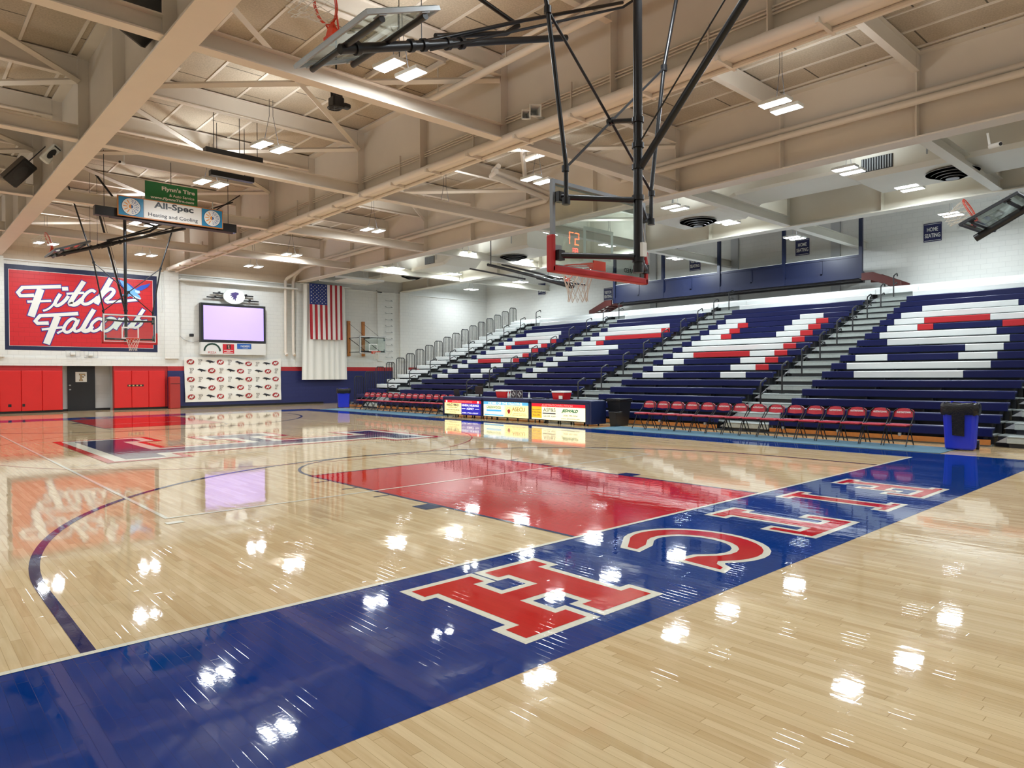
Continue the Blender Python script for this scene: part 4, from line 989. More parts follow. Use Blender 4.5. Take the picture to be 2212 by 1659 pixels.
def monitor(r):
    g = MB(); g.bbox(-.02, .02, -.23, .23, .09, .40, .008); g.build('screen', BLACK, r)
    MB().box(.0, .03, -.03, .03, 0, .12).box(-.08, .1, -.11, .11, 0, .015).build('stand', BLACK, r)
on_table('monitor', 15.55, monitor, 'black computer monitor turned away on the left table', 'monitor', dx=.45, group='screens on the table')
def laptop(r):
    MB().box(-.02, .24, -.17, .17, 0, .02).build('keyboard', BLACK, r); MB().raw([(-.02, -.17, .02), (-.02, .17, .02), (-.07, .17, .26), (-.07, -.17, .26), (-.01, -.17, .02), (-.01, .17, .02), (-.06, .17, .26), (-.06, -.17, .26)], [(0, 3, 2, 1), (4, 5, 6, 7), (0, 1, 5, 4), (1, 2, 6, 5), (2, 3, 7, 6), (3, 0, 4, 7)]).build('screen', BLACK, r)
on_table('laptop', 16.7, laptop, 'open black laptop at the left end of the table', 'laptop', dx=.3)
def micr(r):
    MB().lathe([(.06, 0), (.06, .015), (0, .015)], (0, 0, 0), 14).build('base', BLACK, r); MB().tube([(0, 0, .01), (.0, -.04, .12), (-.02, -.16, .28)], .007, 6).build('gooseneck', BLACK, r); MB().lathe([(0, -.03), (.022, -.015), (.024, .01), (0, .03)], (-.02, -.17, .30), 12).build('mic_head', STEEL, r)
on_table('microphone', 11.7, micr, 'gooseneck microphone beside the right cooler', 'microphone', dx=.25)
def keyb(r): MB().bbox(-.09, .09, -.24, .24, 0, .035, .008).build('console_body', DARK, r); MB().box(-.07, .05, -.2, .1, .035, .042).build('keys', GREY, r)
on_table('score_console', 12.2, keyb, 'dark score console lying on the table', 'console', dx=.3)

# ================================================================ BINS
def wheel_bin(loc, rz, label, flap):
    r = empty('wheelie_bin', loc, label, 'bin', 'blue wheeled bins', rz)
    g = MB(); sec = [(0, .21, .25), (.03, .235, .27), (.82, .29, .31), (.9, .30, .32)]
    v = []
    for (z, a, b_) in sec:
        for k in range(16):
            t = 2*PI*k/16; cx_, cy_ = math.copysign(abs(math.cos(t))**.35, math.cos(t)), math.copysign(abs(math.sin(t))**.35, math.sin(t)); v.append((a*cx_, b_*cy_, z+.02))
    f = [tuple(range(15, -1, -1))]
    for i in range(3):
        for k in range(16): f.append((i*16+k, i*16+(k+1) % 16, (i+1)*16+(k+1) % 16, (i+1)*16+k))
    g.raw(v, f); g.build('bin_body', BLUEBIN, r)
    g = MB(); v = []; sec = [(.72, .315, .335), (.80, .335, .352), (.9, .33, .35), (.955, .315, .335), (.96, .29, .31), (.85, .27, .29), (.6, .2, .2)]
    for j, (z, a, b_) in enumerate(sec):
        for k in range(32):
            t = 2*PI*k/32; cx_, cy_ = math.copysign(abs(math.cos(t))**.4, math.cos(t)), math.copysign(abs(math.sin(t))**.4, math.sin(t)); w_ = 1+.02*math.sin(k*2.4+j); v.append((a*cx_*w_, b_*cy_*w_, z+.02+.012*math.sin(k*1.9)))
    f = []
    for i in range(len(sec)-1):
        for k in range(32): f.append((i*32+k, i*32+(k+1) % 32, (i+1)*32+(k+1) % 32, (i+1)*32+k))
    f.append(tuple((len(sec)-1)*32+k for k in range(32)))
    g.raw(v, f); g.build('bin_liner', BAG, r, smooth=True)
    if flap: MB().raw([(-.315, -.10, .80), (-.315, .13, .80), (-.27, .12, .32), (-.27, -.09, .30), (-.33, -.10, .80), (-.33, .13, .80), (-.285, .12, .32), (-.285, -.09, .30)], [(0, 1, 2, 3), (7, 6, 5, 4), (4, 5, 1, 0), (3, 2, 6, 7), (0, 3, 7, 4), (1, 5, 6, 2)]).build('liner_flap', BAG, r)
    g = MB()
    for s in (-1, 1): g.tube([(.28, s*.2, .88), (.36, s*.2, .93), (.38, s*.2, 1.0)], .028, 8)
    g.tube([(.37, -.2, .98), (.37, .2, .98)], .016, 8)
    g.build('handle', BLUEBIN, r, smooth=True)
    for s in (-1, 1):
        wq = MB(); wq.raw([(.27+.10*math.cos(2*PI*k/18), s*.27+dd, .10+.10*math.sin(2*PI*k/18)) for dd in (-.03, .03) for k in range(18)], [tuple(range(17, -1, -1)), tuple(range(18, 36))]+[(k, (k+1) % 18, (k+1) % 18+18, k+18) for k in range(18)]); wo = wq.build('wheel', BLACK, r)
        MB().raw([(.27+.05*math.cos(2*PI*k/12), s*.27+s*.034, .10+.05*math.sin(2*PI*k/12)) for k in range(12)], [tuple(range(12))]).build('hub', GREY, wo)
    return r
wheel_bin((9.82, -.28, 0), .15, 'large blue wheeled bin with black liner beside the near chair row', True)
wheel_bin((10.3, 26.95, 0), 1.1, 'blue wheeled bin with black liner far off by the corner', False)
def small_bin(loc, s, label, m=BLACK):
    r = empty('waste_bin', loc, label, 'bin', 'black waste bins'); 
    g = MB(); g.raw([(-.17*s, -.15*s, 0), (.17*s, -.15*s, 0), (.17*s, .15*s, 0), (-.17*s, .15*s, 0), (-.23*s, -.21*s, .66*s), (.23*s, -.21*s, .66*s), (.23*s, .21*s, .66*s), (-.23*s, .21*s, .66*s)], [(0, 3, 2, 1), (0, 1, 5, 4), (1, 2, 6, 5), (2, 3, 7, 6), (3, 0, 4, 7)]); g.build('bin_body', m, r)
    MB().bbox(-.245*s, .245*s, -.225*s, .225*s, .62*s, .68*s, .01).build('liner_rim', BAG, r)
small_bin((9.85, 9.0, 0), .68, 'small black waste bin right of the scorers table')
small_bin((10.35, 9.25, 0), 1.25, 'tall black bin at the right end behind the scorers table')

# ================================================================ FAR WALL ITEMS
YW = WALL_Y
def pad_set(x0, x1, n, z0, z1, label, m=RED, d=.09, y=YW-.01):
    r = empty('wall_pad', ((x0+x1)/2, y, z0), label, 'wall pad', 'red wall pads'); B = at_world(r)
    for i in range(n): B(MB().bbox(x0+(x1-x0)*i/n+.004, x0+(x1-x0)*(i+1)/n-.004, y-d, y, z0, z1, .02), 'pad_panel', m)
    return r
p1 = pad_set(-6.3, -.80, 7, .10, 1.92, 'bright red padding on the wall left of the black door')
p2 = pad_set(1.32, 3.62, 3, .10, 1.92, 'bright red padding on the wall right of the black door')
g = MB(); g.box(1.90, 2.62, YW-.104, YW-.096, 1.14, 1.24); shift(p2, g.build('cut_out', BLACK))
g = MB()
for i in range(4): g.box(1.95+i*.17, 2.03+i*.17, YW-.108, YW-.104, 1.16, 1.22)
shift(p2, g.build('socket_plate', mat('socket_plate', (196, 170, 110), .4)))
g = MB(); g.box(-2.86, -2.74, YW-.105, YW-.098, .3, .42); g.box(-2.34, -2.24, YW-.105, YW-.098, .3, .42); shift(p1, g.build('socket', BLACK))
r = empty('standing_pad', (4.02, YW-.45, 0), 'dull dark red folded mat standing between the red pads and banner', 'gym mat'); B = at_world(r)
B(MB().bbox(3.72, 4.22, YW-.5, YW-.30, 0, 1.62, .03), 'mat_panel', REDD); B(MB().bbox(3.74, 4.2, YW-.29, YW-.1, 0, 1.62, .03), 'mat_panel', REDD); B(MB().box(3.75, 4.2, YW-.505, YW-.5, 1.25, 1.27), 'strap', BLACK)
# painted mural
FY = YW-.004
r = empty('painted_mural', (.2, FY, 4.7), 'large red wall mural reading Fitch Falcons with a blue falcon', 'mural'); B = at_world(r)
MRED = block_mat('mural_red', (204, 34, 42), 'x', .74); MNAV = block_mat('mural_navy', (26, 36, 72), 'x', .8)
B(MB().box(-2.93, 3.3, FY-.004, FY+.003, 2.85, 6.67), 'navy_border', MNAV)
B(MB().box(-2.78, 3.11, FY-.008, FY-.004, 3.03, 6.45), 'white_pinline', WHITE)
B(MB().box(-2.765, 3.095, FY-.011, FY-.008, 3.045, 6.435), 'red_field', MRED)
STROKES = [(0.873, [(-1.86, 5.33), (-2.35, 5.28), (-2.44, 5.42), (-2.27, 5.65), (-0.82, 5.82)]), (1.484, [(-1.59, 5.62), (-1.96, 4.39)]), (0.559, [(-2.08, 5.03), (-1.21, 5.13)]), (0.943, [(-0.74, 5.72), (-0.54, 5.74)]), (0.454, [(-1.49, 4.66), (-1.31, 4.75), (-1.14, 4.93), (-0.96, 5.22)]), (0.768, [(-0.84, 5.46), (-1.03, 5.08), (-1.0, 4.93), (-0.84, 4.99), (-0.63, 5.21), (-0.52, 5.39)]), (1.047, [(0.11, 6.12), (-0.42, 5.15), (-0.39, 5.03), (-0.21, 5.05), (0.04, 5.29)]), (0.559, [(-0.57, 5.5), (0.1, 5.6)]), (0.733, [(0.57, 5.68), (0.43, 5.74), (0.19, 5.55), (0.03, 5.26), (0.08, 5.08), (0.28, 5.1), (0.53, 5.29), (0.69, 5.45)]), (1.117, [(1.24, 6.35), (0.62, 5.12)]), (0.873, [(0.75, 5.38), (1.01, 5.72), (1.23, 5.87), (1.37, 5.77), (1.23, 5.52), (1.02, 5.31), (1.13, 5.22)]), (0.628, [(1.1, 5.22), (1.52, 5.29), (2.38, 5.42)]), (0.873, [(-1.32, 4.1), (-1.72, 4.07), (-1.81, 4.17), (-1.63, 4.42), (-0.15, 4.6)]), (1.396, [(-0.95, 4.42), (-1.39, 3.16)]), (0.559, [(-1.55, 3.8), (-0.78, 3.93)]), (0.698, [(-0.16, 4.27), (-0.37, 4.35), (-0.58, 4.16), (-0.71, 3.88), (-0.65, 3.72), (-0.47, 3.76), (-0.22, 4.07), (-0.13, 4.33)]), (0.698, [(-0.16, 4.29), (-0.3, 3.96), (-0.26, 3.77), (-0.07, 3.83), (0.05, 3.98)]), (0.454, [(-0.96, 3.66), (-0.68, 3.84)]), (1.012, [(0.51, 4.82), (0.08, 3.98), (0.11, 3.8), (0.3, 3.85), (0.42, 4.03)]), (0.698, [(0.85, 4.38), (0.68, 4.4), (0.44, 4.18), (0.38, 3.92), (0.48, 3.8), (0.7, 3.9), (0.9, 4.12)]), (0.698, [(1.06, 4.42), (0.88, 4.2), (0.83, 3.94), (0.96, 3.82), (1.18, 3.94), (1.41, 4.22), (1.41, 4.4), (1.22, 4.47), (1.06, 4.4)]), (0.873, [(1.64, 4.45), (1.41, 3.95)]), (0.733, [(1.46, 4.04), (1.71, 4.38), (1.87, 4.46), (1.94, 4.36), (1.8, 4.09), (1.93, 4.02), (2.17, 4.26)]), (0.873, [(2.67, 4.96), (2.17, 4.15)]), (0.663, [(2.1, 4.14), (2.27, 4.04), (2.47, 4.16), (2.57, 4.31), (2.44, 4.46)]), (0.454, [(2.44, 4.34), (2.8, 4.42)])]
def smooth2(P):
    if len(P) < 3: return P
    out = []
    for i in range(len(P)-1):
        p0, p1, p2, p3 = [Vector(P[max(0, min(len(P)-1, j))]) for j in (i-1, i, i+1, i+2)]
        for t in (0, .25, .5, .75):
            out.append(tuple(.5*((2*p1)+(-p0+p2)*t+(2*p0-5*p1+4*p2-p3)*t*t+(-p0+3*p1-3*p2+p3)*t**3)))
    return out+[P[-1]]
gw, go = MB(), MB()
for i, (w_, P) in enumerate(STROKES):
    w_ *= .19; Q_ = smooth2(P) if i not in (0, 12) else P
    dy = i*.0006; gw.stroke(Q_, w_, lambda u, v: (u, FY-.031-dy, v), .02); go.stroke(Q_, w_+.075, lambda u, v: (u, FY-.013-dy, v), .055)
B(go, 'letter_outline', mat('mural_blue', (52, 48, 140), .5)); B(gw, 'painted_lettering', mat('mural_white', (232, 232, 226), .5))
FAL = [[(1.48, 6.36), (1.63, 6.14), (1.79, 5.89), (1.98, 5.62), (2.18, 5.56), (2.23, 5.49), (2.3, 5.58), (2.45, 5.46), (2.57, 5.48), (2.49, 5.65), (2.39, 5.72), (2.53, 5.76), (2.49, 5.89), (2.32, 5.94), (2.06, 6.17), (1.86, 6.27), (1.69, 6.33)], [(2.29, 5.95), (2.56, 6.14), (3.0, 6.29), (2.87, 6.09), (2.59, 5.9), (2.42, 5.89)], [(1.62, 5.66), (1.78, 5.56), (2.05, 5.55), (1.98, 5.69), (1.79, 5.66)]]
g = MB(); tri_poly(g, FAL[0], lambda u, v: (u, FY-.050, v)); tri_poly(g, FAL[2], lambda u, v: (u, FY-.050, v)); B(g, 'falcon_body', mat('falcon_light_blue', (112, 176, 232), .5))
g = MB(); tri_poly(g, FAL[1], lambda u, v: (u, FY-.053, v)); tri_poly(g, [(1.48, 6.36), (1.56, 6.36), (1.68, 6.2), (1.8, 6.0), (1.79, 5.89), (1.63, 6.14)], lambda u, v: (u, FY-.053, v)); tri_poly(g, [(1.9, 6.24), (2.06, 6.17), (2.28, 5.97), (2.2, 5.95)], lambda u, v: (u, FY-.053, v)); B(g, 'falcon_wing', mat('falcon_blue', (38, 84, 190), .5))
g = MB(); tri_poly(g, [(2.3, 5.9), (2.49, 5.87), (2.5, 5.78), (2.42, 5.74), (2.3, 5.8)], lambda u, v: (u, FY-.055, v)); tri_poly(g, [(2.16, 5.62), (2.3, 5.62), (2.4, 5.56), (2.56, 5.5), (2.52, 5.44), (2.42, 5.48), (2.3, 5.52), (2.2, 5.5)], lambda u, v: (u, FY-.055, v)); B(g, 'falcon_head', mat('falcon_pale', (200, 222, 240), .5))
# emergency lights and small wall fittings
def efix(x, z, lab):
    r = empty('emergency_light', (x, YW-.1, z), lab, 'light fitting'); B = at_world(r)
    B(MB().bbox(x-.11, x+.11, YW-.12, YW-.02, z-.07, z+.07, .02), 'housing', WHITE)
    g = MB()
    for s in (-1, 1):
        for zz in (-.15, .15): g.tube([(x-.28, YW-.16, z+zz), (x+.28, YW-.16, z+zz)], .006, 5)
        g.tube([(x+s*.28, YW-.16, z-.15), (x+s*.28, YW-.16, z+.15)], .006, 5)
        for xx in (-.1, .1): g.tube([(x+xx, YW-.16, z-.15), (x+xx, YW-.16, z+.15)], .004, 4)
        g.tube([(x+s*.28, YW-.16, z+.15), (x+s*.28, YW-.02, z+.15)], .006, 5)
    B(g, 'wire_guard', STEEL)
efix(-.38, 2.72, 'white wall fitting in a wire guard under the mural, left one'); efix(.35, 2.68, 'white wall fitting in a wire guard under the mural, right one')
# video board
r = empty('video_board', (7.05, YW-.15, 2.8), 'wall video board with a lit lavender screen and adverts below', 'screen'); B = at_world(r)
YV = YW-.28
B(MB().box(5.32, 8.76, YV, YW, 3.42, 5.48), 'screen_frame', BLACK)
B(MB().box(5.45, 8.64, YV-.01, YV, 3.56, 5.35), 'screen', mat('lavender_screen', (176, 156, 236), .4, emit=.8, noise=.03, nscale=1.5))
B(MB().box(5.32, 8.76, YV, YW-.02, 2.78, 3.41), 'advert_box', mat('board_white', (226, 226, 222), .5))
fnv = lambda dy: (lambda u, v: (u, YV-dy, v))
g = MB(); cx_, cz_ = 5.88, 3.06
g.stroke([(cx_+.40*math.cos(a*PI/12), cz_-.1+.38*math.sin(a*PI/12)) for a in range(0, 13)], .09, fnv(.006)); B(g, 'printed_arch', mat('dark_green_print', (24, 60, 46), .5))
g = MB(); put_text(g, 'PIZZA', fnv(.007), cx_, 2.88, .10, .42, bold=.0); B(g, 'lettering', INKR)
B(MB().box(6.42, 7.02, YV-.006, YV, 2.84, 3.34), 'advert_card', mat('advert_red', (206, 24, 40), .5))
g = MB(); g.raw([(6.62, YV-.008, 3.08), (6.84, YV-.008, 3.08), (6.84, YV-.008, 3.32), (6.62, YV-.008, 3.32)], [(0, 1, 2, 3)]); B(g, 'portrait_patch', mat('portrait_dark', (60, 34, 36), .5))
g = MB(); g.raw([(6.70, YV-.010, 3.20), (6.76, YV-.010, 3.20), (6.77, YV-.010, 3.28), (6.69, YV-.010, 3.28)], [(0, 1, 2, 3)]); g.raw([(6.72, YV-.010, 3.09), (6.78, YV-.010, 3.09), (6.76, YV-.010, 3.19), (6.71, YV-.010, 3.19)], [(0, 1, 2, 3)]); B(g, 'portrait_patch', mat('skin_tone', (206, 160, 140), .5))
g = MB(); 
for i, (ww, zz) in enumerate(((.48, 3.01), (.2, 2.95), (.48, 2.89))): g.raw([(6.72-ww/2, YV-.009, zz-.012), (6.72+ww/2, YV-.009, zz-.012), (6.72+ww/2, YV-.009, zz+.012), (6.72-ww/2, YV-.009, zz+.012)], [(0, 1, 2, 3)])
B(g, 'printed_line', WHITE)
B(MB().box(7.18, 7.95, YV-.006, YV, 3.10, 3.38), 'advert_card', mat('advert_blue', (40, 96, 176), .5))
g = MB(); put_text(g, 'FARMERS', fnv(.008), 7.62, 3.25, .10, .5, bold=.01); put_text(g, 'INSURANCE', fnv(.008), 7.62, 3.15, .035, .3); B(g, 'lettering', WHITE)
# round logo sign with bars
r = empty('logo_sign', (7.05, YW-.1, 5.9), 'round white falcon logo sign with black bars above the video board', 'sign'); B = at_world(r)
g = MB(); n = 36; g.raw([(7.05+.57*math.cos(2*PI*k/n), yy, 5.9+.40*math.sin(2*PI*k/n)) for yy in (YW-.28, YW-.2) for k in range(n)], [tuple(range(n)), tuple(range(2*n-1, n-1, -1))]+[(k, k+n, (k+1) % n+n, (k+1) % n) for k in range(n)]); B(g, 'disc', WHITE)
for (a, b_, zz) in ((5.66, 6.6, 5.81), (5.98, 6.7, 6.04), (7.5, 8.42, 5.73), (7.4, 8.12, 6.0)): B(MB().box(a, b_, YW-.2, YW-.14, zz-.04, zz+.03).box((a+b_)/2-.05, (a+b_)/2+.02, YW-.2, YW-.02, zz, zz+.09), 'bar', BLACK)
BIRD = [(-1, .35), (-.5, .75), (.1, .55), (.55, .25), (.95, .2), (1, .05), (.6, .0), (.9, -.35), (.45, -.2), (.1, -.15), (-.1, -.6), (-.2, -.15), (-.45, .1), (-.75, .2)]
def bird(g, cx_, cz_, s, fn, flip=1): tri_poly(g, [(cx_+flip*a*s, cz_+b_*s*.6) for a, b_ in BIRD], fn)
g = MB(); BL2 = [(.95, .9), (.3, 1.05), (-.5, .8), (-.95, .5), (-.5, .5), (-1.0, .1), (-.4, .2), (-.7, -.3), (-.2, -.1), (-.3, -.8), (0, -.45), (.3, -1), (.35, -.4), (.6, -.1), (.55, .25), (.9, .45), (1.05, .65)]
tri_poly(g, [(7.05+a*.24, 5.9+b_*.24) for a, b_ in BL2], lambda u, v: (u, YW-.285, v)); B(g, 'printed_bird', mat('purple_print', (62, 44, 110), .5))
# camera on bracket left of the screen
r = empty('wall_camera', (4.9, YW-.2, 3.75), 'small black camera on a wall bracket left of the video board', 'camera'); B = at_world(r); B(MB().bbox(4.78, 4.98, YW-.26, YW-.1, 3.68, 3.84, .02), 'camera_body', BLACK); B(MB().box(4.86, 4.9, YW-.1, YW, 3.7, 3.76), 'bracket', WHITE)
g = MB(); g.tube([(4.35, YW-.02, 3.72), (4.6, YW-.03, 3.5), (5.0, YW-.03, 3.4), (5.32, YW-.04, 3.5)], .008, 5); tag(g.build('cable', GREY), 'thin grey cable drooping on the wall to the video board', 'cable')

# banner with repeating logos
r = empty('logo_banner', (7.1, YW-.25, .3), 'white cloth backdrop banner printed with rows of small logos', 'banner'); B = at_world(r)
bx0, bx1, bz0, bz1 = 4.52, 9.68, .29, 2.63
def bw(u, v):
    t = (u-bx0)/(bx1-bx0); q = (v-bz0)/(bz1-bz0); sag = -.12*math.sin(PI*min(1, max(0, (t-.45)/.55)))*q**3 if t > .45 else 0
    return (u+.04*(1-q)*(1 if t < .1 else 0), YW-.125+.018*math.sin(u*5+v*2.2)+.012*math.sin(u*2.1-v*7), v+sag)
g = MB(); nx, nz = 60, 26
v = [bw(bx0+(bx1-bx0)*i/nx, bz0+(bz1-bz0)*j/nz) for i in range(nx+1) for j in range(nz+1)]
g.raw(v, [(i*(nz+1)+j, (i+1)*(nz+1)+j, (i+1)*(nz+1)+j+1, i*(nz+1)+j+1) for i in range(nx) for j in range(nz)]); B(g, 'cloth', CLOTH, smooth=True)
ga, gt, gf, gi, gb = MB(), MB(), MB(), MB(), MB()
SLF = [(0, 0), (.5, 0), (.5, .2), (.38, .2), (.38, .42), (.62, .42), (.62, .62), (.38, .62), (.38, .82), (.72, .82), (.72, .64), (.86, .64), (.86, 1), (0, 1), (0, .82), (.14, .82), (.14, .2), (0, .2)]
for rw in range(5):
    zc = bz1-.25-rw*.455
    for cl in range(10):
        xc = bx0+.30+cl*.505+(.06*(rw % 2)); k = cl % 3 if rw % 2 == 0 else (cl+1) % 3
        def F_(off): return lambda u, v: (lambda p: (p[0], p[1]-off, p[2]))(bw(u, v))
        if k == 0:
            n = 20; ga.raw([F_(.012)(xc+.19*math.cos(2*PI*q/n), zc+.135*math.sin(2*PI*q/n)) for q in range(n)], [tuple(range(n))]); put_text(gt, 'AF', F_(.020), xc, zc, .15, .26, bold=.05, shear=.2)
        elif k == 1:
            tri_poly(gf, [(xc-.1+a*.22, zc-.13+b_*.26) for a, b_ in SLF], F_(.012)); tri_poly(gi, poly_inset([(xc-.1+a*.22, zc-.13+b_*.26) for a, b_ in SLF], .014), F_(.018))
        else: bird(gb, xc, zc, .24, F_(.014))
B(ga, 'red_oval_mark', mat('banner_red', (168, 40, 44), .6)); B(gt, 'oval_lettering', WHITE); B(gf, 'letter_mark', mat('banner_dark', (80, 60, 62), .6)); B(gi, 'letter_fill', CLOTH); B(gb, 'bird_mark', mat('banner_black', (30, 34, 44), .6))

# curtain and flag
def drape(x0, x1, z0, z1, y, amp, freq, nx=80, nz=30, taper=0):
    v = []
    for i in range(nx+1):
        for j in range(nz+1):
            t = i/nx; q = j/nz; xx = x0+(x1-x0)*t; xx = xx+(xx-(x0+x1)/2)*taper*(1-q)
            v.append((xx, y+amp*(.4+.6*(1-q))*math.sin(freq*t*2*PI+1.3*math.sin(t*9)), z0+(z1-z0)*q))
    return v, [(i*(nz+1)+j, (i+1)*(nz+1)+j, (i+1)*(nz+1)+j+1, i*(nz+1)+j+1) for i in range(nx) for j in range(nz)]
v, f = drape(10.9, 13.55, 1.40, 6.90, YW-.45, .05, 7, taper=.09)
g = MB(); g.raw(v, f); r = empty('white_curtain', (12.2, YW-.45, 6.9), 'long plain white curtain hanging behind the flag', 'curtain'); B = at_world(r); B(g, 'cloth', CLOTH, smooth=True); B(MB().tube([(10.7, YW-.45, 6.92), (13.9, YW-.45, 6.92)], .03, 8), 'rail', WHITE)
r = empty('flag', (12.3, YW-.6, 7.0), 'stars and stripes flag hung vertically in front of the white curtain', 'flag'); B = at_world(r)
fx0, fx1, fz0, fz1 = 11.2, 13.28, 3.74, 6.96; NX = 78; NZ = 40
FR, FW, FB = mat('flag_red', (178, 36, 48), .7), mat('flag_white', (232, 228, 226), .7), mat('flag_blue', (42, 58, 128), .7)
def fl_pt(t, q, off=0): return (fx0+(fx1-fx0)*t+.03*(1-q)*(t-.5)+.06*(1-q)*(1-t), YW-.62+.035*(.3+.7*(1-q))*math.sin(t*2*PI*6+1.2*math.sin(q*3))-off, fz0+(fz1-fz0)*q)
g = MB(); g.v = [fl_pt(i/NX, j/NZ) for i in range(NX+1) for j in range(NZ+1)]
for i in range(NX):
    for j in range(NZ):
        g.f.append((i*(NZ+1)+j, (i+1)*(NZ+1)+j, (i+1)*(NZ+1)+j+1, i*(NZ+1)+j+1)); st_ = int(i/NX*13)
        g.mi.append(2 if (i < NX*7/13 and j >= NZ*.625) else (0 if st_ % 2 == 0 else 1))
B(g, 'cloth', [FR, FW, FB], smooth=True)
g = MB()
for a in range(9):
    for b_ in range(11):
        if (a+b_) % 2: continue
        t = (7/13)*(a+1)/10; q = 1-.375*(b_+1)/12; pts = []
        for k in range(10): rr_ = .042 if k % 2 == 0 else .018; pts.append(fl_pt(t+rr_*math.sin(2*PI*k/10)/(fx1-fx0), q+rr_*math.cos(2*PI*k/10)/(fz1-fz0), .012))
        g.raw(pts, [tuple(range(10))])
B(g, 'star', FW, kind='stuff')
# wall ladder rungs
r = empty('wall_ladder', (17.0, YW-.1, 2.6), 'white rung ladder fixed to the wall beside the practice hoop', 'ladder'); B = at_world(r)
for i in range(11): z = 6.35-.40*i; B(MB().tube([(16.62, YW, z+.06), (16.62, YW-.18, z), (17.06, YW-.18, z), (17.06, YW, z+.06)], .014, 6), 'rung', STEEL)
# conduit lines down the wall at left pilaster
g = MB()
for xx in (3.35, 3.5): g.tube([(xx, YW-.03, 6.9), (xx, YW-.03, 4.9)], .02, 6)
tag(g.build('wall_conduit', WHITE), 'pair of thin white conduits on the wall right of the mural', 'conduit')

# ================================================================ HANGING THINGS UNDER THE ROOF
YS = 19.0
r = empty('hanging_sign', (0, YS, 6.85), 'long white All-Spec advert with blue end panels hung mid court', 'sign'); B = at_world(r)
SG = mat('sign_white', (236, 232, 226), .35); SB = mat('sign_blue', (38, 132, 178), .35); SO = mat('sign_orange', (206, 128, 56), .4)
B(MB().box(-1.59, 1.55, YS-.03, YS+.03, 6.54, 7.16), 'sign_frame', SO)
B(MB().box(-.86, .86, YS-.04, YS-.03, 6.57, 7.13), 'white_panel', SG)
for s, xa, xb in ((-1, -1.56, -.87), (1, .87, 1.52)):
    B(MB().box(xa, xb, YS-.04, YS-.03, 6.57, 7.13), 'blue_panel', SB); cx_ = (xa+xb)/2; n = 32
    g = MB(); g.raw([(cx_+.26*math.cos(2*PI*k/n), YS-.042, 6.85+.26*math.sin(2*PI*k/n)) for k in range(n)], [tuple(range(n))]); B(g, 'sun_disc', SG)
    g = MB(); g.torus((cx_, YS-.043, 6.85), .262, .006, 'y', 32, 4); B(g, 'disc_outline', INK)
    g = MB(); g.raw([(cx_+.07*math.cos(PI/2+PI*k/10), YS-.046, 6.85+.07*math.sin(PI/2+PI*k/10)) for k in range(11)], [tuple(range(11))])
    for k in range(5): a = math.radians(120+k*30); g.stroke([(cx_+.10*math.cos(a), 6.85+.10*math.sin(a)), (cx_+.22*math.cos(a), 6.85+.22*math.sin(a))], .028, lambda u, v: (u, YS-.046, v))
    B(g, 'sun_mark', mat('sun_orange', (236, 150, 60), .5))
    g = MB(); g.raw([(cx_+.055*math.cos(-PI/2+PI*k/10), YS-.046, 6.85+.055*math.sin(-PI/2+PI*k/10)) for k in range(11)], [tuple(range(11))])
    for k in range(7):
        a = math.radians(-78+k*26); g.stroke([(cx_+.08*math.cos(a), 6.85+.08*math.sin(a)), (cx_+.22*math.cos(a), 6.85+.22*math.sin(a))], .009, lambda u, v: (u, YS-.046, v))
        for q in (.14, .19):
            for ss in (-1, 1): px_, pz_ = cx_+q*math.cos(a), 6.85+q*math.sin(a); g.stroke([(px_, pz_), (px_+.05*math.cos(a+ss*.8), pz_+.05*math.sin(a+ss*.8))], .008, lambda u, v: (u, YS-.046, v))
    B(g, 'snow_mark', mat('snow_blue', (34, 96, 160), .5))
g = MB(); put_text(g, 'All-Spec', lambda u, v: (u, YS-.044, v), .02, 6.99, .25, 1.18, bold=.03); B(g, 'lettering', BLACK)
g = MB(); put_text(g, 'Heating and Cooling', lambda u, v: (u, YS-.044, v), 0, 6.68, .15, 1.48, bold=.01); B(g, 'lettering', mat('slate_print', (50, 52, 64), .5))
r = empty('hanging_sign', (0, YS+.06, 7.45), 'green Flynns Tire advert standing above the long white sign', 'sign'); B = at_world(r)
B(MB().box(-.80, .76, YS+.03, YS+.06, 7.16, 7.75), 'sign_panel', mat('sign_green', (28, 112, 52), .4))
g = MB(); fn = lambda u, v: (u, YS+.026, v); put_text(g, "Flynn's Tire", fn, .18, 7.57, .17, 1.0, bold=.035); put_text(g, '& Auto Service', fn, .28, 7.40, .09, .76, bold=.02); put_text(g, 'www.FlynnsTire.com', fn, 0, 7.26, .10, 1.3, bold=.04, shear=.2); B(g, 'lettering', mat('sign_cream', (232, 222, 206), .5))
r = empty('banner_truss', (0, YS, 6.7), 'long black roller housing behind the hanging signs', 'housing'); B = at_world(r)
B(MB().box(-2.17, 2.04, YS+.08, YS+.3, 6.50, 6.78), 'housing', BLACK)
for xx in (-1.9, 0, 1.8): B(MB().tube([(xx, YS+.19, 6.78), (xx, YS+.19, 8.5)], .01, 5), 'hanger', BLACK)
B(MB().box(-1.8, 1.9, YS+.04, YS+.1, 6.44, 6.50), 'bottom_rail', mat('brown_rail', (66, 44, 40), .5))
r = empty('banner_truss', (.6, 15.2, 7.6), 'short black roller housing hung above the green sign', 'housing'); B = at_world(r)
B(MB().box(-.45, 1.1, 14.55, 14.8, 7.55, 7.78), 'housing', BLACK); B(MB().box(.1, 1.35, 15.8, 16.0, 7.40, 7.55), 'housing', BLACK)
for xx in (-.2, .5, 1.0): B(MB().tube([(xx, 14.7, 7.78), (xx, 14.7, 8.95)], .01, 5), 'hanger', BLACK)
for xx in (.3, 1.1): B(MB().tube([(xx, 15.9, 7.55), (xx, 15.9, 8.95)], .01, 5), 'hanger', BLACK)
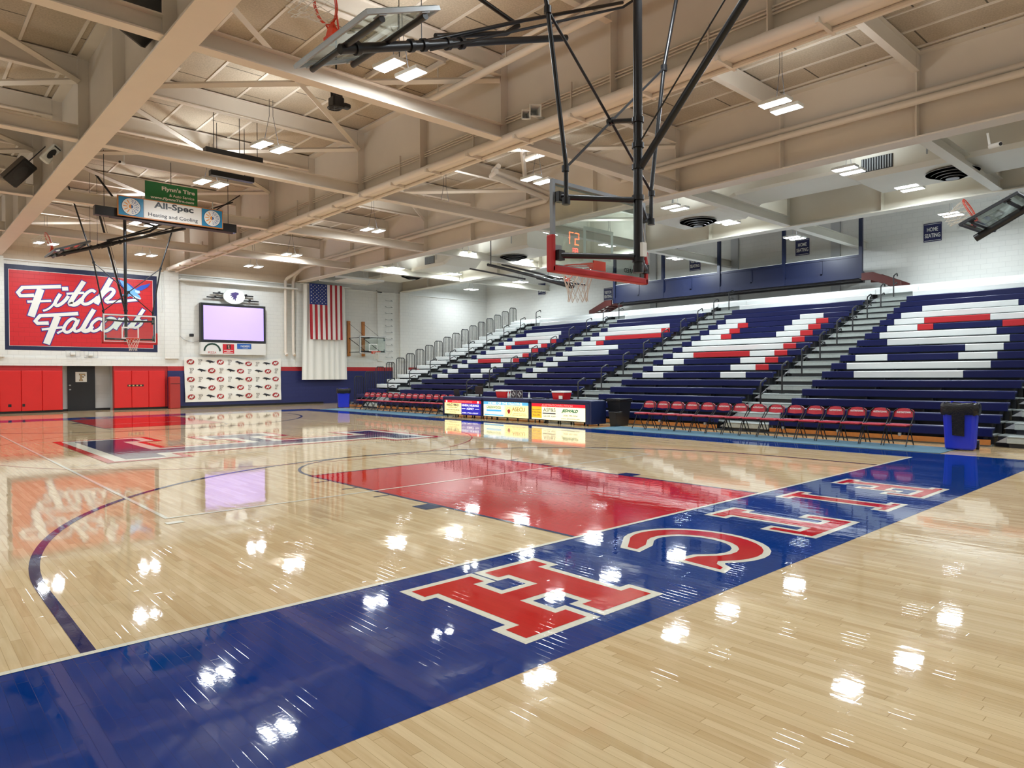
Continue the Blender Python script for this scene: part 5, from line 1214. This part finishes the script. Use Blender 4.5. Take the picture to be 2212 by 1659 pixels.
# winch motor
r = empty('winch_motor', (.35, 8.8, 7.45), 'black winch motor with a wheel under the roof beam', 'motor'); B = at_world(r)
g = MB(); g.bbox(.18, .44, 8.65, 8.92, 7.3, 7.55, .03); g.bbox(.44, .62, 8.7, 8.85, 7.36, 7.46, .02)
for s in (-.07, .08): g.tube([(.31+s, 8.78, 7.5), (.31+s, 8.78, 7.68)], .06, 12)
B(g, 'gear_box', BLACK); g = MB(); g.torus((.22, 8.70, 7.27), .14, .012, 'z', 24, 6)
for k in range(3): g.tube([(.22+.14*math.cos(k*PI/3), 8.7+.14*math.sin(k*PI/3), 7.27), (.22-.14*math.cos(k*PI/3), 8.7-.14*math.sin(k*PI/3), 7.27)], .008, 5)
B(g, 'hand_wheel', BLACK); B(MB().tube([(.31, 8.78, 7.6), (.31, 8.78, 8.95)], .02, 6), 'hanger', BLACK)
def speaker(loc, rot, sz, label, m, group=None):
    r = empty('loudspeaker', loc, label, 'loudspeaker', group); r.rotation_euler = rot; a, b_, c_ = sz
    MB().bbox(-a/2, a/2, -b_/2, b_/2, -c_/2, c_/2, .03).build('cabinet', m, r)
    g = MB(); g.raw([(-a*.30*math.cos(2*PI*k/24)*1.0, -b_/2-.004, c_*.28*math.sin(2*PI*k/24)) for k in range(24)], [tuple(range(24))]); g.build('cone', DARK, r)
    MB().box(-a*.35, a*.35, -b_/2-.012, -b_/2, c_*.36, c_*.42).build('grille_bar', DARK, r)
    MB().tube([(0, b_*.2, c_/2-.02), (0, b_*.2, c_/2+.9)], .015, 6).build('hanger', DARK, r)
speaker((-3.93, 19.9, 7.6), (.5, .55, .4), (.42, .40, .85), 'black loudspeaker cabinet tilted down, hung at the far left', BLACK)
speaker((-3.5, 8.4, 8.0), (.9, .35, .3), (.7, .6, 1.1), 'large black loudspeaker cabinet hung at the top left corner', BLACK)
speaker((-3.55, 17.2, 7.55), (.3, .6, .2), (.24, .24, .55), 'small white loudspeaker behind the left roof girder', WHITE)
r = empty('horn_speaker', (3.6, 6.1, 7.28), 'white square horn loudspeaker on the roof girder', 'loudspeaker', 'horn loudspeakers'); B = at_world(r)
g = MB()
for (cx_, cy_, hw, dd) in ((3.5, 6.02, .13, .3), (3.5, 6.30, .10, .25)):
    a = Vector((cx_, cy_, 7.25)); d_ = Vector((-.55, -.8, -.1)).normalized(); l_ = d_.cross(Vector((0, 0, 1))).normalized(); u_ = l_.cross(d_); p0 = a+d_*dd*.5; p1 = a-d_*dd*.5
    V8 = [p0+l_*hw*i+u_*hw*j for i, j in ((-1, -1), (1, -1), (1, 1), (-1, 1))]+[p1+l_*.05*i+u_*.05*j for i, j in ((-1, -1), (1, -1), (1, 1), (-1, 1))]+[p0+l_*hw*.82*i+u_*hw*.82*j for i, j in ((-1, -1), (1, -1), (1, 1), (-1, 1))]
    g.raw(V8, [(4, 5, 6, 7)]+[(i, (i+1) % 4, (i+1) % 4+4, i+4) for i in range(4)]+[(i, i+8, (i+1) % 4+8, (i+1) % 4) for i in range(4)]+[(8+i, 4+i, 4+(i+1) % 4, 8+(i+1) % 4) for i in range(4)])
B(g, 'horn', WHITE); B(MB().box(3.5, 3.9, 6.1, 6.14, 7.2, 7.26), 'bracket', WHITE)
def ceilcam(loc, label):
    r = empty('security_camera', loc, label, 'camera', 'white bullet cameras'); B = at_world(r); x, y, z = loc
    B(MB().tube([(x, y, z), (x-.16, y-.22, z-.03)], .05, 12), 'camera_body', WHITE, smooth=True); B(MB().tube([(x-.161, y-.221, z-.03), (x-.165, y-.226, z-.031)], .038, 12), 'lens', BLACK); B(MB().tube([(x, y, z), (x+.02, y+.05, z+.3)], .02, 6), 'mount', WHITE)
ceilcam((10.5, -.62, 6.4), 'white bullet camera under the duct at the upper right')
ceilcam((-1.35, 19.2, 8.2), 'white bullet camera on the roof beam above the hanging signs')
ceilcam((1.5, 19.8, 7.3), 'white bullet camera right of the hanging signs')
# score clock on the wall behind the camera whose digits show in the backboard glass
r = empty('score_clock', (13.5, -11.9, 7.1), 'black score clock with red digits reflected in the near backboard', 'score clock'); B = at_world(r)
B(MB().box(12.3, 15.0, -12.0, -11.85, 6.3, 8.1), 'case', BLACK)
ER = mat('digit_red', (255, 40, 40), .4, emit=26); EO = mat('digit_amber', (255, 96, 30), .4, emit=26)
def seg7(g, ch, x, z, w_, h_, t=.035):
    S7 = {'0': 'abcdef', '1': 'bc', '2': 'abged', '5': 'afgcd', '7': 'abc', '8': 'abcdefg'}[ch]
    L_ = {'a': (0, h_, w_, h_), 'b': (w_, h_, w_, h_/2), 'c': (w_, h_/2, w_, 0), 'd': (0, 0, w_, 0), 'e': (0, 0, 0, h_/2), 'f': (0, h_/2, 0, h_), 'g': (0, h_/2, w_, h_/2)}
    for s_ in S7:
        a, b_, c_, d_ = L_[s_]; g.stroke([(x-a, z+b_), (x-c_, z+d_)], t, lambda u, v: (u, -11.845, v), t*.3)
g = MB(); seg7(g, '0', 13.32, 7.28, .18, .48); seg7(g, '8', 13.98, 6.52, .12, .2, .022); seg7(g, '8', 13.82, 6.52, .12, .2, .022); B(g, 'red_digit', ER)
g = MB(); seg7(g, '5', 14.05, 6.88, .22, .46); seg7(g, '7', 13.72, 6.88, .22, .46); B(g, 'amber_digit', EO)
